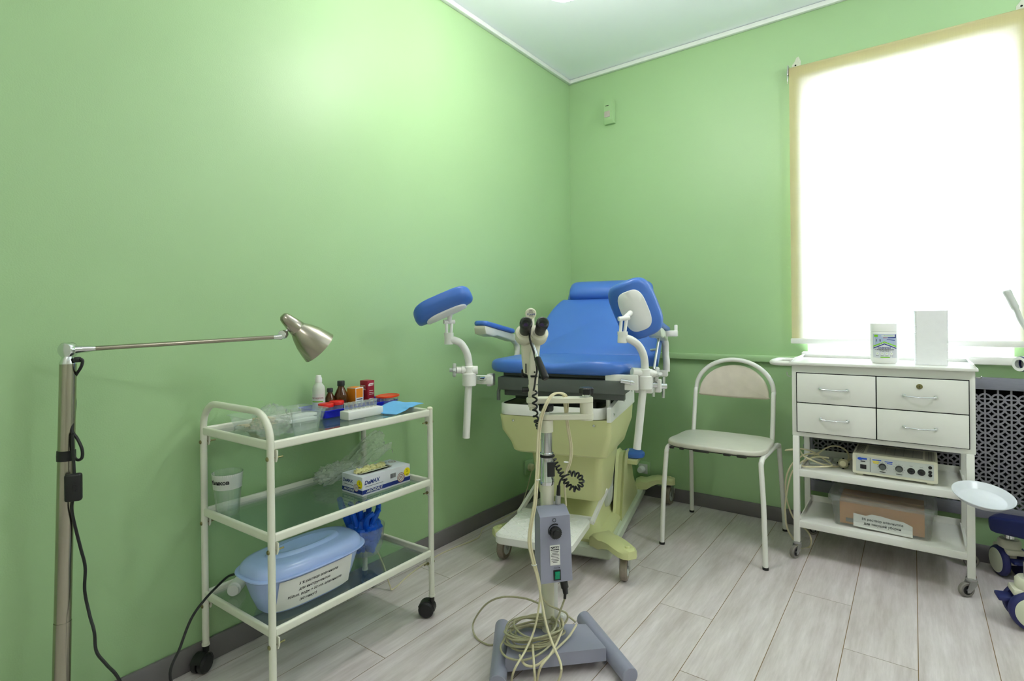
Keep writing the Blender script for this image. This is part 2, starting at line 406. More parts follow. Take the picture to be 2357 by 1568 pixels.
# window: reveal frame, sash bars, pane and the painted sill
wi = thing('window_1', None, None, ((WX0 + WX1) / 2, .12, WZ0)); wi['kind'] = 'structure'
def L_(x, y, z): return (x - (WX0 + WX1) / 2, y - .12, z - WZ0)
f = MB()
for x0, x1, z0, z1 in ((WX0, WX0 + .055, WZ0 + .068, WZ1 - .058), (WX1 - .055, WX1, WZ0 + .068, WZ1 - .058), (WX0, WX1, WZ0, WZ0 + .07), (WX0, WX1, WZ1 - .06, WZ1), (1.68, 1.73, WZ0 + .068, WZ1 - .058)):
    f.box(L_((x0 + x1) / 2, .17, (z0 + z1) / 2), (x1 - x0, .06 if z1 - z0 > .1 else .066, z1 - z0), bev=.004)
ob('window_frame', f, m_white, wi)
rv = MB()
for xx in (WX0 + .003, WX1 - .003): rv.box(L_(xx, .078, (WZ0 + WZ1) / 2), (.006, .15, WZ1 - WZ0 - .002))
rv.box(L_((WX0 + WX1) / 2, .078, WZ1 - .003), (WX1 - WX0 - .013, .15, .006))
ob('reveal_lining', rv, m_white, wi, smooth=0)
ob('pane', MB().box(L_((WX0 + WX1) / 2, .175, (WZ0 + WZ1) / 2), (WX1 - WX0 - .06, .006, WZ1 - WZ0 - .06)), m_pane, wi, smooth=0)
ob('window_sill', MB().box(L_((1.306 + 2.35) / 2, .05, .843), (2.35 - 1.306, .19, .034), bev=.005).box(L_((WX0 + WX1) / 2, .11, .864), (WX1 - WX0, .06, .014)), m_white, wi)

# roller blind
def blind_mat():
    mt = bpy.data.materials.new('cream blind fabric'); mt.use_nodes = True; nt = mt.node_tree; N = nt.nodes; L = nt.links
    out = N['Material Output']; N.remove(N['Principled BSDF'])
    tc = N.new('ShaderNodeTexCoord'); mp = N.new('ShaderNodeMapping'); mp.inputs['Scale'].default_value = (500, 500, 12); L.new(tc.outputs['Object'], mp.inputs['Vector'])
    n = N.new('ShaderNodeTexNoise'); n.inputs['Scale'].default_value = 1; n.inputs['Detail'].default_value = 4; L.new(mp.outputs[0], n.inputs['Vector'])
    m2 = N.new('ShaderNodeMapping'); m2.inputs['Scale'].default_value = (12, 12, 500); L.new(tc.outputs['Object'], m2.inputs['Vector'])
    n2 = N.new('ShaderNodeTexNoise'); n2.inputs['Scale'].default_value = 1; L.new(m2.outputs[0], n2.inputs['Vector'])
    ad = N.new('ShaderNodeMath'); ad.operation = 'ADD'; L.new(n.outputs['Fac'], ad.inputs[0]); L.new(n2.outputs['Fac'], ad.inputs[1])
    cr = N.new('ShaderNodeValToRGB'); e = cr.color_ramp.elements; e[0].position = .3; e[0].color = S(206, 194, 138); e[1].position = .75; e[1].color = S(224, 212, 160)
    ml = N.new('ShaderNodeMath'); ml.operation = 'MULTIPLY'; ml.inputs[1].default_value = .5; L.new(ad.outputs[0], ml.inputs[0]); L.new(ml.outputs[0], cr.inputs['Fac'])
    df = N.new('ShaderNodeBsdfDiffuse'); L.new(cr.outputs[0], df.inputs['Color'])
    tl = N.new('ShaderNodeBsdfTranslucent'); tl.inputs['Color'].default_value = S(232, 232, 238)
    mx = N.new('ShaderNodeMixShader'); mx.inputs[0].default_value = .45; L.new(df.outputs[0], mx.inputs[1]); L.new(tl.outputs[0], mx.inputs[2])
    L.new(mx.outputs[0], out.inputs['Surface']); return mt
m_blind = blind_mat()
BX0, BX1, BY = 1.264, 2.128, -.034
bl = thing('roller_blind', 'cream roller blind drawn down over the bright window', 'blind', ((BX0 + BX1) / 2, BY, .9))
o3 = Vector(((BX0 + BX1) / 2, BY, .9))
ob('fabric', MB().box(Vector(((BX0 + BX1) / 2, BY, (.92 + 2.24) / 2)) - o3, (BX1 - BX0, .0012, 2.24 - .92)), m_blind, bl, smooth=0)
ob('roller_tube', MB().cyl(Vector((BX0, BY + .0165, 2.24)) - o3, Vector((BX1, BY + .0165, 2.24)) - o3, .0165, 24), m_blind, bl)
ob('bottom_bar', MB().box(Vector(((BX0 + BX1) / 2, BY, .912)) - o3, (BX1 - BX0 + .008, .014, .026), bev=.004), m_white, bl)
for x in (BX0 - .004, BX1 + .004): ob('bracket', MB().box(Vector((x, BY + .0135, 2.24)) - o3, (.004, .040, .05), bev=.0015), m_zinc, bl)
br = MB().tube([Vector((BX0 - .008, BY + .01 * math.cos(a) + .01, 2.215 + .035 * math.sin(a))) - o3 for a in [PI * k / 8 + PI / 2 for k in range(9)]], .0022, 6)
ob('chain_loop', br, m_zinc, bl)
# bare plaster patches with a screw hole beside the blind's brackets
for k, (x, z) in enumerate(((1.290, 2.270), (2.106, 2.275))):
    q = MB().prism([(-.018, -.02), (.02, -.02), (.022, .014), (.012, .04), (.002, .036), (-.006, .018), (-.018, .004)], 0, .0012, 0).disc(-.002, 0, .004, .0014, 1)
    o = ob('plaster_patch', q, [m_plaster, m_hole], None); o.matrix_world = frame((x, -.0005, z), (1, 0, 0), (0, -1, 0))
    o.parent = wb

# radiator screen under the window
rs = thing('radiator_screen', 'grey perforated screen in a wood frame over the radiator niche', 'radiator screen', (1.98, -.008, .19))
def R_(x, y, z): return (x - 1.98, y + .008, z - .19)
f = MB()
for x0, x1, z0, z1 in ((1.312, 2.65, .722, .772), (1.312, 2.65, .187, .24), (1.312, 1.347, .24, .722), (2.615, 2.65, .24, .722)):
    f.box(R_((x0 + x1) / 2, -.009, (z0 + z1) / 2), (x1 - x0, .017, z1 - z0), bev=.002)
ob('frame', f, m_wood, rs)
p = .0407; la = MB()
def ann(cx, cz, y, r0, r1, n=20):
    V = []
    for yy in (y, y + .006):
        for r in (r0, r1):
            for k in range(n): V.append(R_(cx + r * math.cos(2 * PI * k / n), yy, cz + r * math.sin(2 * PI * k / n)))
    F = []
    for k in range(n):
        j = (k + 1) % n
        F += [[k, n + k, n + j, j], [k, j, 2 * n + j, 2 * n + k], [n + k, 3 * n + k, 3 * n + j, n + j]]
    la.add(V, F)
xk = 1.9795 - 16 * p; nx = int((2.63 - xk) / p) + 1; zk = .6825 - 11 * p
for i in range(nx):
    x = xk + i * p
    la.box(R_(x, -.0046, .48), (.0062, .006, .49))
    for j in range(12): ann(x, zk + j * p, -.0078 + .0004 * ((i + j) % 2), .41 * p, .565 * p)
for j in range(12): la.box(R_(1.98, -.0041, zk + j * p), (1.27, .006, .0062))
ob('lattice', la, m_lattice, rs, smooth=0, fix=False)

# motion sensor
ms = thing('motion_sensor', 'small motion sensor painted green, high on the wall near the corner', 'motion sensor', (.288, 0, 2.20))
q = MB()
pr = rrect(-.034, .034, 0, .135, .004)
q.loft([[(x, 0, z) for x, z in pr], [(x, -.022, z) for x, z in pr], [(x * .8, -.036, .02 + (z) * .85) for x, z in pr]])
ob('housing', q, m_wall, ms)
ob('lens', MB().box((-.006, -.036, .055), (.036, .006, .036), bev=.002), mat('sensor lens', S(176, 168, 160), .4), ms)
ob('indicator_slot', MB().box((-.006, -.0375, .105), (.02, .002, .003)), m_dirt, ms)

# wall sockets
so = thing('wall_socket', 'green painted wall socket at the foot of the left wall', 'socket', (0, -.497, .168))
ob('faceplate', MB().box((.005, 0, .035), (.010, .08, .08), bev=.004), m_wall, so)
ob('insert', MB().cyl((.008, 0, .035), (.013, 0, .035), .021, 20), m_cream, so)
so = thing('wall_socket', 'socket with white insert on the back wall behind the examination chair', 'socket', (.475, 0, .112))
ob('faceplate', MB().box((0, -.006, .043), (.088, .012, .086), bev=.005), m_wall, so)
ob('insert', MB().box((0, -.012, .043), (.055, .004, .055), bev=.001), m_lgrey, so)
pg = tag(ob('plug', MB().lathe([(0, 0), (.021, 0), (.021, .012), (.015, .034), (0, .036)], 20, 0, frame((.47, -.0148, .152), (1, 0, 0), (0, -1, 0))), m_whiteplastic, origin=True), 'white round plug in the back wall socket behind the examination chair', 'plug')
# ------------------------------------------------------------------ glass shelf trolley
CO = Vector((.207, -1.936, 0))
ct = thing('glass_shelf_trolley', 'cream tubular trolley with three glass shelves against the green wall', 'trolley', CO)
K = {'FL': Vector((.393, -2.226, 0)), 'FR': Vector((.383, -1.637, 0)), 'BL': Vector((.033, -2.234, 0)), 'BR': Vector((.028, -1.645, 0))}
RAILZ = [.712, .4694, .2222]
def c_(p): return Vector(p) - CO
Z0 = .072; lr = .0096
A, B = K['BL'], K['FL']; dx = (B - A).normalized()
pts = [A + Vector((0, 0, Z0)), A + Vector((0, 0, .3)), A + Vector((0, 0, .725))]
rc = .075; zt = .797
for k in range(1, 9):
    a = PI / 2 * k / 8; pts.append(A + dx * (rc * (1 - math.cos(a))) + Vector((0, 0, zt - rc + rc * math.sin(a))))
for k in range(0, 9):
    a = PI / 2 * k / 8; pts.append(B - dx * (rc * (1 - math.sin(a))) + Vector((0, 0, zt - rc + rc * math.cos(a))))
pts += [B + Vector((0, 0, .3)), B + Vector((0, 0, Z0))]
q = MB().tube([c_(p) for p in pts], lr, 14)
for k in ('BL', 'FL'): q.cyl(c_(K[k] + Vector((0, 0, Z0 - .002))), c_(K[k] + Vector((0, 0, Z0 + .004))), lr + .0016, 14)
ob('end_frame', q, m_ivory, ct)
for k in ('FR', 'BR'):
    q = MB().cyl(c_(K[k] + Vector((0, 0, Z0))), c_(K[k] + Vector((0, 0, .722))), lr, 16).cyl(c_(K[k] + Vector((0, 0, Z0 - .002))), c_(K[k] + Vector((0, 0, Z0 + .004))), lr + .0016, 14)
    l = ob('leg', q, m_ivory, ct)
    ob('end_cap', MB().lathe([(0, .722), (lr + .0004, .722), (lr + .0004, .728), (lr * .6, .732), (0, .733)], 16, 0, T(c_(K[k]))), m_cream, l)
def rail(q, a, b, z):
    d = (b - a); L = d.length; d.normalize(); mid = (a + b) / 2
    M = frame(c_(mid) + Vector((0, 0, z)), d, (0, 0, 1))
    n = d.cross(Vector((0, 0, 1)))
    q.loft([[(x, y, zz) for y, zz in rrect(-.006, .006, -.012, .012, .0055)] for x in (-L / 2 + .008, L / 2 - .008)], 0, M)
gi = .007
for z in RAILZ:
    q = MB()
    for a, b in (('FL', 'FR'), ('BL', 'BR'), ('FL', 'BL'), ('FR', 'BR')): rail(q, K[a], K[b], z)
    for k, s_ in (('FL', 1), ('BL', 1), ('FR', -1), ('BR', -1)):   # hanging tabs bolted to the legs
        M = frame(c_(K[k] + Vector((0, s_ * .0125, z - .012))), (1, 0, 0), (0, 1, 0))
        q.prism([(-.012, 0), (-.012, .02), (-.006, .032), (.006, .032), (.012, .02), (.012, 0)] if True else [], -.0015, .0015, 0, M)
    r_ = ob('shelf_rail', q, m_ivory, ct)
    gq = MB(); zz = z - .0055
    x0, x1, y0, y1 = .03 - CO.x, .387 - CO.x, -2.226 - CO.y, -1.645 - CO.y
    gq.prism(rrect(x0 + .007, x1 - .005, y0 + .006, y1 - .006, .004), zz - .002, zz + .003)
    ob('glass_shelf', gq, m_glass, ct)
    for k, s_ in (('FL', -1), ('BL', -1), ('FR', 1), ('BR', 1)):
        p0 = K[k] + Vector((0, s_ * (lr - .001), z - .033))
        M = frame(c_(p0), (1, 0, 0), (0, s_, 0))
        bq = MB().lathe([(0, 0), (.0062, 0), (.0062, .001), (.005, .003), (.0025, .0042), (0, .0045)], 14, 0, M)
        bq.cyl(c_(K[k] + Vector((0, -s_ * .008, z - .033))), c_(K[k] + Vector((0, -s_ * .034, z - .033))), .0025, 8).cyl(c_(K[k] + Vector((0, -s_ * .0145, z - .033))), c_(K[k] + Vector((0, -s_ * .0195, z - .033))), .0048, 6)
        ob('bolt', bq, m_brass, ct)
def furn_caster(parent, x, y, zl, ang, off=.018):
    q = MB(); M = T((x, y, 0), ang)
    q.cyl((0, 0, zl - .02), (0, 0, zl + .002), .009, 14, 0, M)
    q.box((.012, 0, .046), (.03, .014, .022), 0, M, bev=.004)
    for s_ in (-1, 1):
        q.lathe([(0, 0), (.0255, 0), (.027, .003), (.027, .013), (.022, .0185), (0, .0205)], 28, 0, M @ frame((off, s_ * .003, .0272), (1, 0, 0), (0, s_, 0)))
    hood = [(.0300 * math.cos(a), .0300 * math.sin(a)) for a in [math.radians(d) for d in range(20, 200, 15)]]
    inn = [(.0272 * math.cos(a), .0272 * math.sin(a)) for a in [math.radians(d) for d in range(185, 19, -15)]]
    q.prism(hood + inn, -.016, .016, 0, M @ frame((off, 0, .0272), (1, 0, 0), (0, -1, 0)))
    return ob('caster', q, m_black, parent)
for k, an in (('FL', 2.6), ('FR', 3.7), ('BL', 5.2), ('BR', 1.2)):
    p0 = c_(K[k]); furn_caster(ct, p0.x, p0.y, Z0, an)

ZT, ZM, ZB = .7098, .4672, .2200

# ---- top shelf: long clear tray with packs
tr = thing('clear_tray', 'long shallow clear plastic tray on the trolley top shelf', 'tray', (.125, -2.045, ZT))
q = MB(); n = 6
R = []
for (hx, hy, z) in ((.048, .105, .0), (.066, .118, .001), (.073, .125, .030), (.076, .128, .040), (.081, .133, .041), (.080, .132, .0425), (.075, .127, .041), (.0715, .1235, .030), (.0645, .1165, .003), (.046, .10, .002)):
    R.append([(x, y, z) for x, y in rrect(-hx, hx, -hy, hy, .018)])
q.loft(R); ob('tray_body', q, m_clearp, tr)
packs = [((.160, -1.995), .10, .03, .010, -.05, .0052), ((.150, -1.985), .105, .028, .009, .12, .016), ((.125, -2.0), .11, .034, .010, -.12, .0052), ((.13, -1.99), .10, .026, .008, .06, .0155)]
lab = ['flat white paper pack in the clear tray, nearest the shelf front', 'white paper pack lying askew over the front pack in the clear tray', 'white paper pack in the middle of the clear tray', 'narrow white paper pack, topmost in the middle of the clear tray']
for (c2, l, w, h, a, z), lb in zip(packs, lab):
    q = MB(); q.cushion(rrect(-w / 2, w / 2, -l / 2, l / 2, .002), 0, h, .002, .0015)
    o = tag(ob('paper_pack', q, m_tissue, origin=False), lb, 'paper pack', 'white paper packs in the clear tray'); o.location = (c2[0], c2[1], ZT + z); o.rotation_euler = (0, 0, a)
# tan envelopes held with red bands and loose swab sticks at the left end
q = MB()
for k in range(7): q.box((.001 * (k % 3), .002 * k, .002 + k * .0042), (.045, .05, .0034), 0, T((0, 0, 0), .05 * (k % 2)), bev=.001)
o = tag(ob('tan_envelopes', q, m_tan), 'stack of small tan envelopes tied with a red band in the clear tray', 'envelopes'); o.location = (.155, -2.125, ZT + .0052)
ob('red_band', MB().tube([(x, y, z) for x, y, z in [(-.0235, .01, .0), (.0245, .01, .0), (.0265, .012, .0325), (-.0225, .012, .0325)]], .0013, 6, closed=True), m_orangered, o)
for k in range(6):
    q = MB().cyl((0, -.045, .002), (0, .045, .002), .0019, 8)
    o = tag(ob('wooden_spatula', q, m_tan), 'thin wooden spatula lying loose at the left end of the clear tray', 'spatula', 'loose spatulas in the clear tray'); o.location = (.075 + .009 * k, -2.105 + .006 * (k % 3), ZT + .0046); o.rotation_euler = (0, 0, -.25 + .13 * k * (1 if k % 2 else -.4))
# crumpled film bag in a clear cup
cup = thing('clear_cup', 'clear plastic cup stuffed with a film bag at the trolley front', 'cup', (.335, -2.085, ZT))
q = MB().lathe([(0, 0), (.031, 0), (.033, .002), (.043, .072), (.045, .073), (.045, .0745), (.0425, .074), (.032, .003), (0, .0022)], 28)
ob('cup_body', q, m_clearp, cup)
def crumple(o, rad, seedv, amp, squash=(1, 1, 1), nu=36, nv=22, fold=14):
    q = MB(); V = []
    for i in range(nv + 1):
        th = PI * i / nv
        for k in range(nu):
            ph = 2 * PI * k / nu; d = Vector((math.sin(th) * math.cos(ph), math.sin(th) * math.sin(ph), math.cos(th)))
            w = noise.noise(d * 2.2 + Vector((seedv, 0, 0))) * amp + noise.noise(d * 6 + Vector((0, seedv, 0))) * amp * .6 + abs(noise.noise(d * fold + Vector((0, 0, seedv)))) * amp * .5
            V.append(Vector(o) + Vector((d.x * squash[0], d.y * squash[1], d.z * squash[2])) * (rad * (1 + w)))
    F = [[i * nu + k, i * nu + (k + 1) % nu, (i + 1) * nu + (k + 1) % nu, (i + 1) * nu + k] for i in range(nv) for k in range(nu)]
    return q.add(V, F)
q = crumple((0, 0, .045), .042, 3.1, .42, (.95, 1.15, 1.0))
q.v = [Vector((p.x, p.y, max(p.z, .004))) for p in q.v]
o = tag(ob('film_bag', q, m_film, smooth=25), 'crumpled clear film bag beside the plastic cup on the top shelf', 'bag'); o.location = (.285, -2.162, ZT)

# ---- blue tray with bottles, jars and boxes
bt = thing('blue_tray', 'bright blue plastic tray holding bottles, jars and medicine boxes', 'tray', (.105, -1.762, ZT))
R = []
for hx, hy, z in ((.066, .150, 0), (.070, .154, .003), (.073, .157, .024), (.078, .162, .0255), (.078, .162, .028), (.071, .155, .0275), (.067, .151, .004), (.06, .145, .003)):
    R.append([(x, y, z) for x, y in rrect(-hx, hx, -hy, hy, .012)])
ob('tray_body', MB().loft(R), m_bluep, bt)
BZ = ZT + .0032
b1 = thing('plastic_bottle', 'white squeeze bottle with a pink lettered label in the blue tray', 'bottle', (.062, -1.862, BZ))
ob('bottle_body', MB().lathe([(0, 0), (.019, 0), (.0215, .003), (.0215, .082), (.019, .094), (.012, .104), (.0105, .107), (.0105, .11), (0, .11)], 28), m_tissue if False else mat('milky plastic', S(222, 228, 218), .3, trans=.15), b1)
ob('bottle_cap', MB().lathe([(0, .108), (.0115, .108), (.0115, .122), (.009, .127), (.009, .131), (.0075, .133), (0, .133)], 20), m_whiteplastic, b1)
def wrapR(r, ang0): return lambda v: (r * math.cos(ang0 + v.x / r), r * math.sin(ang0 + v.x / r), v.y)
q = MB(); a0 = -.85
q.grid(14, 1, lambda u, v: ((.0218) * math.cos(a0 + (u - .5) * 2.1), .0218 * math.sin(a0 + (u - .5) * 2.1), .036 + v * .032), 0)
q.text('ПЕРГИДРОЛЬ', .0068, T((0, 0, .054)), 1, .02, wrap=wrapR(.0221, a0)); q.grid(10, 1, lambda u, v: (.0221 * math.cos(a0 + (u - .5) * 1.9), .0221 * math.sin(a0 + (u - .5) * 1.9), .040 + v * .004), 2)
ob('label', q, [m_paper, m_redink, m_green], b1, fix=False)
def amber(x, y, s_, label, h=1.0):
    b = thing('amber_bottle', label, 'bottle', (x, y, BZ))
    ob('bottle_body', MB().lathe([(0, 0), (.021 * s_, 0), (.023 * s_, .003), (.023 * s_, .048 * s_), (.021 * s_, .056 * s_), (.0105 * s_, .078 * s_), (.0095 * s_, .086 * s_), (0, .086 * s_)], 26), m_amber, b)
    ob('bottle_cap', MB().lathe([(0, .083 * s_), (.0125 * s_, .083 * s_), (.0125 * s_, .098 * s_), (.011 * s_, .1 * s_), (0, .1 * s_)], 20), m_black, b)
    return b
amber(.06, -1.815, .82, 'small amber bottle with a black cap behind the red-capped jars')
amber(.075, -1.779, 1.06, 'large amber bottle with a black cap next to the orange box')
def jar(x, y, label, z=BZ):
    b = thing('sample_jar', label, 'jar', (x, y, z), 0, 'red capped sample jars')
    ob('jar_body', MB().lathe([(0, 0), (.0195, 0), (.021, .002), (.0225, .034), (.0215, .034), (.02, .003), (0, .002)], 26), m_tintclear, b)
    ob('lid', MB().lathe([(0, .043), (.0205, .043), (.022, .042), (.0245, .0425), (.0255, .041), (.0255, .031), (.0245, .0305), (0, .0305)], 30), m_red, b)
jar(.135, -1.884, 'red capped sample jar nearest the clear tray'); jar(.118, -1.829, 'red capped sample jar in front of the large amber bottle', BZ)
def carton(name, x, y, w, d, h, rz, mat_, label, cat, paint):
    b = thing(name, label, cat, (x, y, BZ), rz)
    ob('carton', MB().box((0, 0, h / 2), (w, d, h), bev=.0006), mat_, b)
    q = MB(); paint(q, w, d, h); ob('print', q, [m_paper, m_ink, m_orange, m_maroon], b, smooth=0, fix=False); return b
def FX(w): return frame((w / 2 + .0004, 0, 0), (0, 1, 0), (1, 0, 0))
def FY(d): return frame((0, -d / 2 - .0004, 0), (1, 0, 0), (0, -1, 0))
def p1(q, w, d, h):
    M = FX(w); q.rect(-d / 2, d / 2, .0, h, 0, 0, M); q.rect(-d / 2 + .003, d / 2 - .003, h * .52, h - .004, .0002, 2, M); q.rect(-d / 2 + .003, d / 2 - .003, .004, .012, .0002, 2, M)
    for k in range(3): q.rect(-d / 2 + .005, d / 2 - .006 - .003 * k, h * .42 - k * .008, h * .42 - k * .008 + .003, .0003, 1, M)
    q.rect(-w / 2, w / 2, h - .003, h, .0002, 0, FY(d))
carton('medicine_box', .086, -1.726, .042, .040, .078, .15, m_orange, 'orange and white medicine box between the amber bottle and maroon box', 'medicine box', p1)
def p2(q, w, d, h):
    M = FX(w)
    for k, (a, b) in enumerate(((.86, .9), (.8, .84), (.6, .62), (.52, .54), (.46, .48), (.28, .31), (.2, .22))): q.rect(-d * .28, d * (.38 - .04 * (k % 3)), h * a, h * b, .0002, 0, M)
    q.disc(-d * .3, h * .83, .004, .0003, 0, M); M = FY(d)
    for k in range(4): q.rect(-w * .4, w * (.2 + .05 * (k % 2)), h * (.8 - .05 * k), h * (.815 - .05 * k), .0002, 0, M)
carton('medicine_box', .082, -1.668, .040, .034, .097, .1, m_maroon, 'tall maroon medicine box at the right end of the blue tray', 'medicine box', p2)

# ---- white rack with tubes
RK = (.236, -1.812)
rk = thing('tube_rack', 'white block rack holding a row of clear sample tubes', 'tube rack', (RK[0], RK[1], ZT), .03)
ob('block', MB().box((0, 0, .014), (.046, .148, .028), bev=.003), m_whiteplastic, rk)
first = None
for k in range(8):
    t = thing('sample_tube', 'clear sample tube with blue marks standing in the white rack', 'tube', (RK[0] - .006, RK[1] - .0595 + k * .017, ZT + .0285), .03, 'sample tubes in the white rack') if first is None else None
    if first is None:
        ob('tube_body', MB().lathe([(0, 0), (.0062, 0), (.0068, .002), (.0074, .022), (.0084, .0235), (.0084, .025), (.0066, .0245), (.006, .002), (0, .001)], 16), m_tintclear, t)
        q = MB()
        for j in range(4): q.grid(2, 1, lambda u, v, j=j: (.0073 * math.cos(-.9 + j * .38 + u * .14), .0073 * math.sin(-.9 + j * .38 + u * .14), .006 + v * .012))
        ob('scale_marks', q, m_navyink, t, fix=False); first = t
    else:
        t = dup(first); t.location = (RK[0] - .006, RK[1] - .0595 + k * .017, ZT + .0285)
# ---- oval tub with an orange red lid
ov = thing('oval_container', 'clear oval container of cotton balls with a red lid', 'container', (.158, -1.662 + .028, ZT), .25)
R = [[(x, y, z) for x, y in sq(a, b, 36, 2.6)] for a, b, z in ((.026, .037, 0), (.0275, .039, .002), (.032, .045, .042), (.031, .044, .042), (.0265, .038, .003))]
ob('container_body', MB().loft(R), m_clearp, ov)
ob('lid', MB().loft([[(x, y, z) for x, y in sq(a, b, 36, 2.6)] for a, b, z in ((.031, .044, .040), (.035, .049, .040), (.0355, .0495, .042), (.0345, .0485, .046), (.031, .044, .0465), (.029, .042, .0445))]), m_orangered, ov)
for k in range(9):
    a = k * 2.4; rr = .017 * (k / 9) ** .5
    q = crumple((0, 0, 0), .0095, k * 1.7, .25, nu=14, nv=9, fold=5)
    o = tag(ob('cotton_ball', q, m_tissue), 'cotton ball inside the clear oval container', 'cotton ball', 'cotton balls in the oval container')
    o.location = (.158 + rr * math.cos(a), -1.634 + rr * 1.35 * math.sin(a), ZT + .0145 + .0135 * (k % 2))
# ---- folded blue cloth
q = MB()
def clo(u, v):
    x = .215 + .105 * v - .01 * u; y = -1.757 + .140 * u + .02 * v
    z = ZT + .004 + .019 * min(1, u / .75) ** 1.3 + .006 * math.sin(PI * u) * (1 - v) + .003 * math.sin(7 * v + 3 * u) * (1 - v)
    if y > -1.675: z = max(z, .7262 + .004 * math.sin(9 * v))
    elif y > -1.70: z = max(z, .7160 + (y + 1.70) / .025 * .0102)
    return (x, y, z)
q.grid(26, 16, clo)
o = ob('folded_cloth', q, m_sky, solid=.0022, origin=True); tag(o, 'light blue folded cloth at the right end of the trolley top', 'cloth')

# ---- middle shelf
gl = thing('drinking_glass', 'faceted drinking glass with a white paper band on the middle shelf', 'glass', (.098, -2.196, ZM))
def facet(r, a, am):
    return r * (1 - am * (1 - abs(math.cos(a * 5)) ** .5))
def gring(r, z, am): return [(facet(r, 2 * PI * k / 80, am) * math.cos(2 * PI * k / 80), facet(r, 2 * PI * k / 80, am) * math.sin(2 * PI * k / 80), z) for k in range(80)]
ob('glass_body', MB().loft([gring(.030, 0, .05), gring(.031, .003, .05), gring(.037, .07, .05), gring(.039, .08, 0), gring(.0425, .124, 0), gring(.0415, .1245, 0), gring(.0395, .12, 0), gring(.0355, .078, 0), gring(.029, .014, 0), gring(.01, .011, 0)]), m_tumbler, gl)
q = MB(); a0 = -.80
def gw(v, r0=.0403): 
    r = r0 + v.y * .085 + .0006; a = a0 + v.x / .041; return (r * math.cos(a), r * math.sin(a), .1 + v.y)
q.grid(30, 2, lambda u, v: gw(Vector(((u - .5) * .15, (v - .5) * .044, 0)), .0399), 0)
q.text('загубников', .0165, Matrix.Identity(4), 1, .035, wrap=lambda v: gw(Vector((v.x - .026, v.y, 0)), .0404))
ob('paper_band', q, [m_paper, m_ink], gl, fix=False)

gb = thing('glove_box', 'white and navy box of latex gloves open on the middle shelf', 'glove box', (.2585, -1.770, ZM), .0)
gw_, gd_, gh_ = .106, .205, .062
bx = MB()
bx.box((0, 0, gh_ / 2), (gw_, gd_, gh_), bev=.0008)
ob('carton', bx, m_glovebox, gb)
q = MB()
def face(M, w, h, big):
    q.rect(-w / 2, w / 2, .006, .019, .0003, 1, M)
    q.text('DeMAX', .018 if big else .015, M @ Matrix.Translation((-w / 2 + (.038 if big else .03), h * .66, .0004)), 1, .03, .25)
    q.rect(-w / 2 + .012, -w / 2 + (.085 if big else .06), h * .45, h * .47, .0004, 4, M)
    q.text('ARCHDALE', .0125 if big else .0105, M @ Matrix.Translation((-w / 2 + (.048 if big else .036), .0125, .0005)), 0, .025, .3)
    cx = w / 2 - .014; q.disc(cx, h * .6, .0145, .0004, 2, M); q.text('S', .015, M @ Matrix.Translation((cx, h * .66, .0006)), 4, .0)
    q.rect(cx - .006, cx + .006, h * .44, h * .47, .0006, 4, M)
    cx = w / 2 - (.042 if big else .031); q.disc(cx, .024, .0165 if big else .0125, .0006, 0, M); q.disc(cx, .024, .0165 if big else .0125, .0008, 3, M, r0=.0145 if big else .011); q.disc(cx, .024, .011 if big else .008, .0008, 3, M, r0=.009 if big else .0068)
    q.text('25', .0105 if big else .008, M @ Matrix.Translation((cx, .024, .001)), 3, .03)
    if big:
        for k in range(11): q.rect(.0135 + k * .0022, .0135 + k * .0022 + (.0014 if k % 3 else .0008), h * .5, h * .74, .0004, 4, M)
face(frame((gw_ / 2, 0, 0), (0, 1, 0), (1, 0, 0)), gd_, gh_, True); face(frame((0, -gd_ / 2, 0), (1, 0, 0), (0, -1, 0)), gw_, gh_, False)
M = T((0, 0, gh_), -PI / 2) ; M = frame((0, 0, gh_ + .0002), (0, 1, 0), (0, 0, 1))
q.text('DeMAX', .021, M @ Matrix.Translation((.03, .033, .0003)), 1, .03, .25); q.disc(.082, .018, .013, .0003, 3, M, r0=.011); q.text('25', .009, M @ Matrix.Translation((.082, .018, .0004)), 3, .02)
ob('print', q, [m_paper, m_navyink, m_yellow, m_redink, m_ink], gb, smooth=0, fix=False)
ov_ = sq(.021, .068, 40, 2.6, (.008, -.02))
ob('opening', MB().add([(x, y, gh_ + .0006) for x, y in ov_], [list(range(40))]), m_hole, gb, fix=False)
ob('flap', MB().add([(.008 + (x - .008) * .75 + .014, y, gh_ + .001 + max(0, .016 - abs(x - .03) * .5) * .4) for x, y in ov_], [list(range(40))]), m_cream, gb, fix=False)
q = MB(); 
for k in range(6): q.v += []; c0 = crumple((-.004 + .006 * math.sin(k * 2), -.075 + k * .02, gh_ + .004), .012, k * 2.3, .5, (1, 1.1, .8), 18, 12, 6); q.add(c0.v, c0.f)
ob('glove_fingers', q, m_glove, gb)

q = MB()
def bagf(u, v):
    x = .055 + .10 * v; y = -1.885 + .30 * u
    h = .145 * (u ** 1.1) * (1 - .55 * v) * (1 if u < .92 else 1 - (u - .92) * 2)
    n_ = noise.noise(Vector((u * 5, v * 5, 1.3))) * .025 + noise.noise(Vector((u * 14, v * 11, 4.3))) * .011
    return (x + n_ * .8, y - .02 * v, ZM + .012 + max(h + n_, 0))
q.grid(40, 26, bagf)
q2 = crumple((.098, -1.822, ZM + .035), .042, 8.8, .4, (1.1, 1.7, .62)); q2.v = [Vector((p_.x, p_.y, max(p_.z, ZM + .003))) for p_ in q2.v]; q.add(q2.v, q2.f)
tag(ob('plastic_bag', q, m_bag, origin=True, smooth=25), 'cloudy crumpled plastic bag behind the glove box', 'bag')

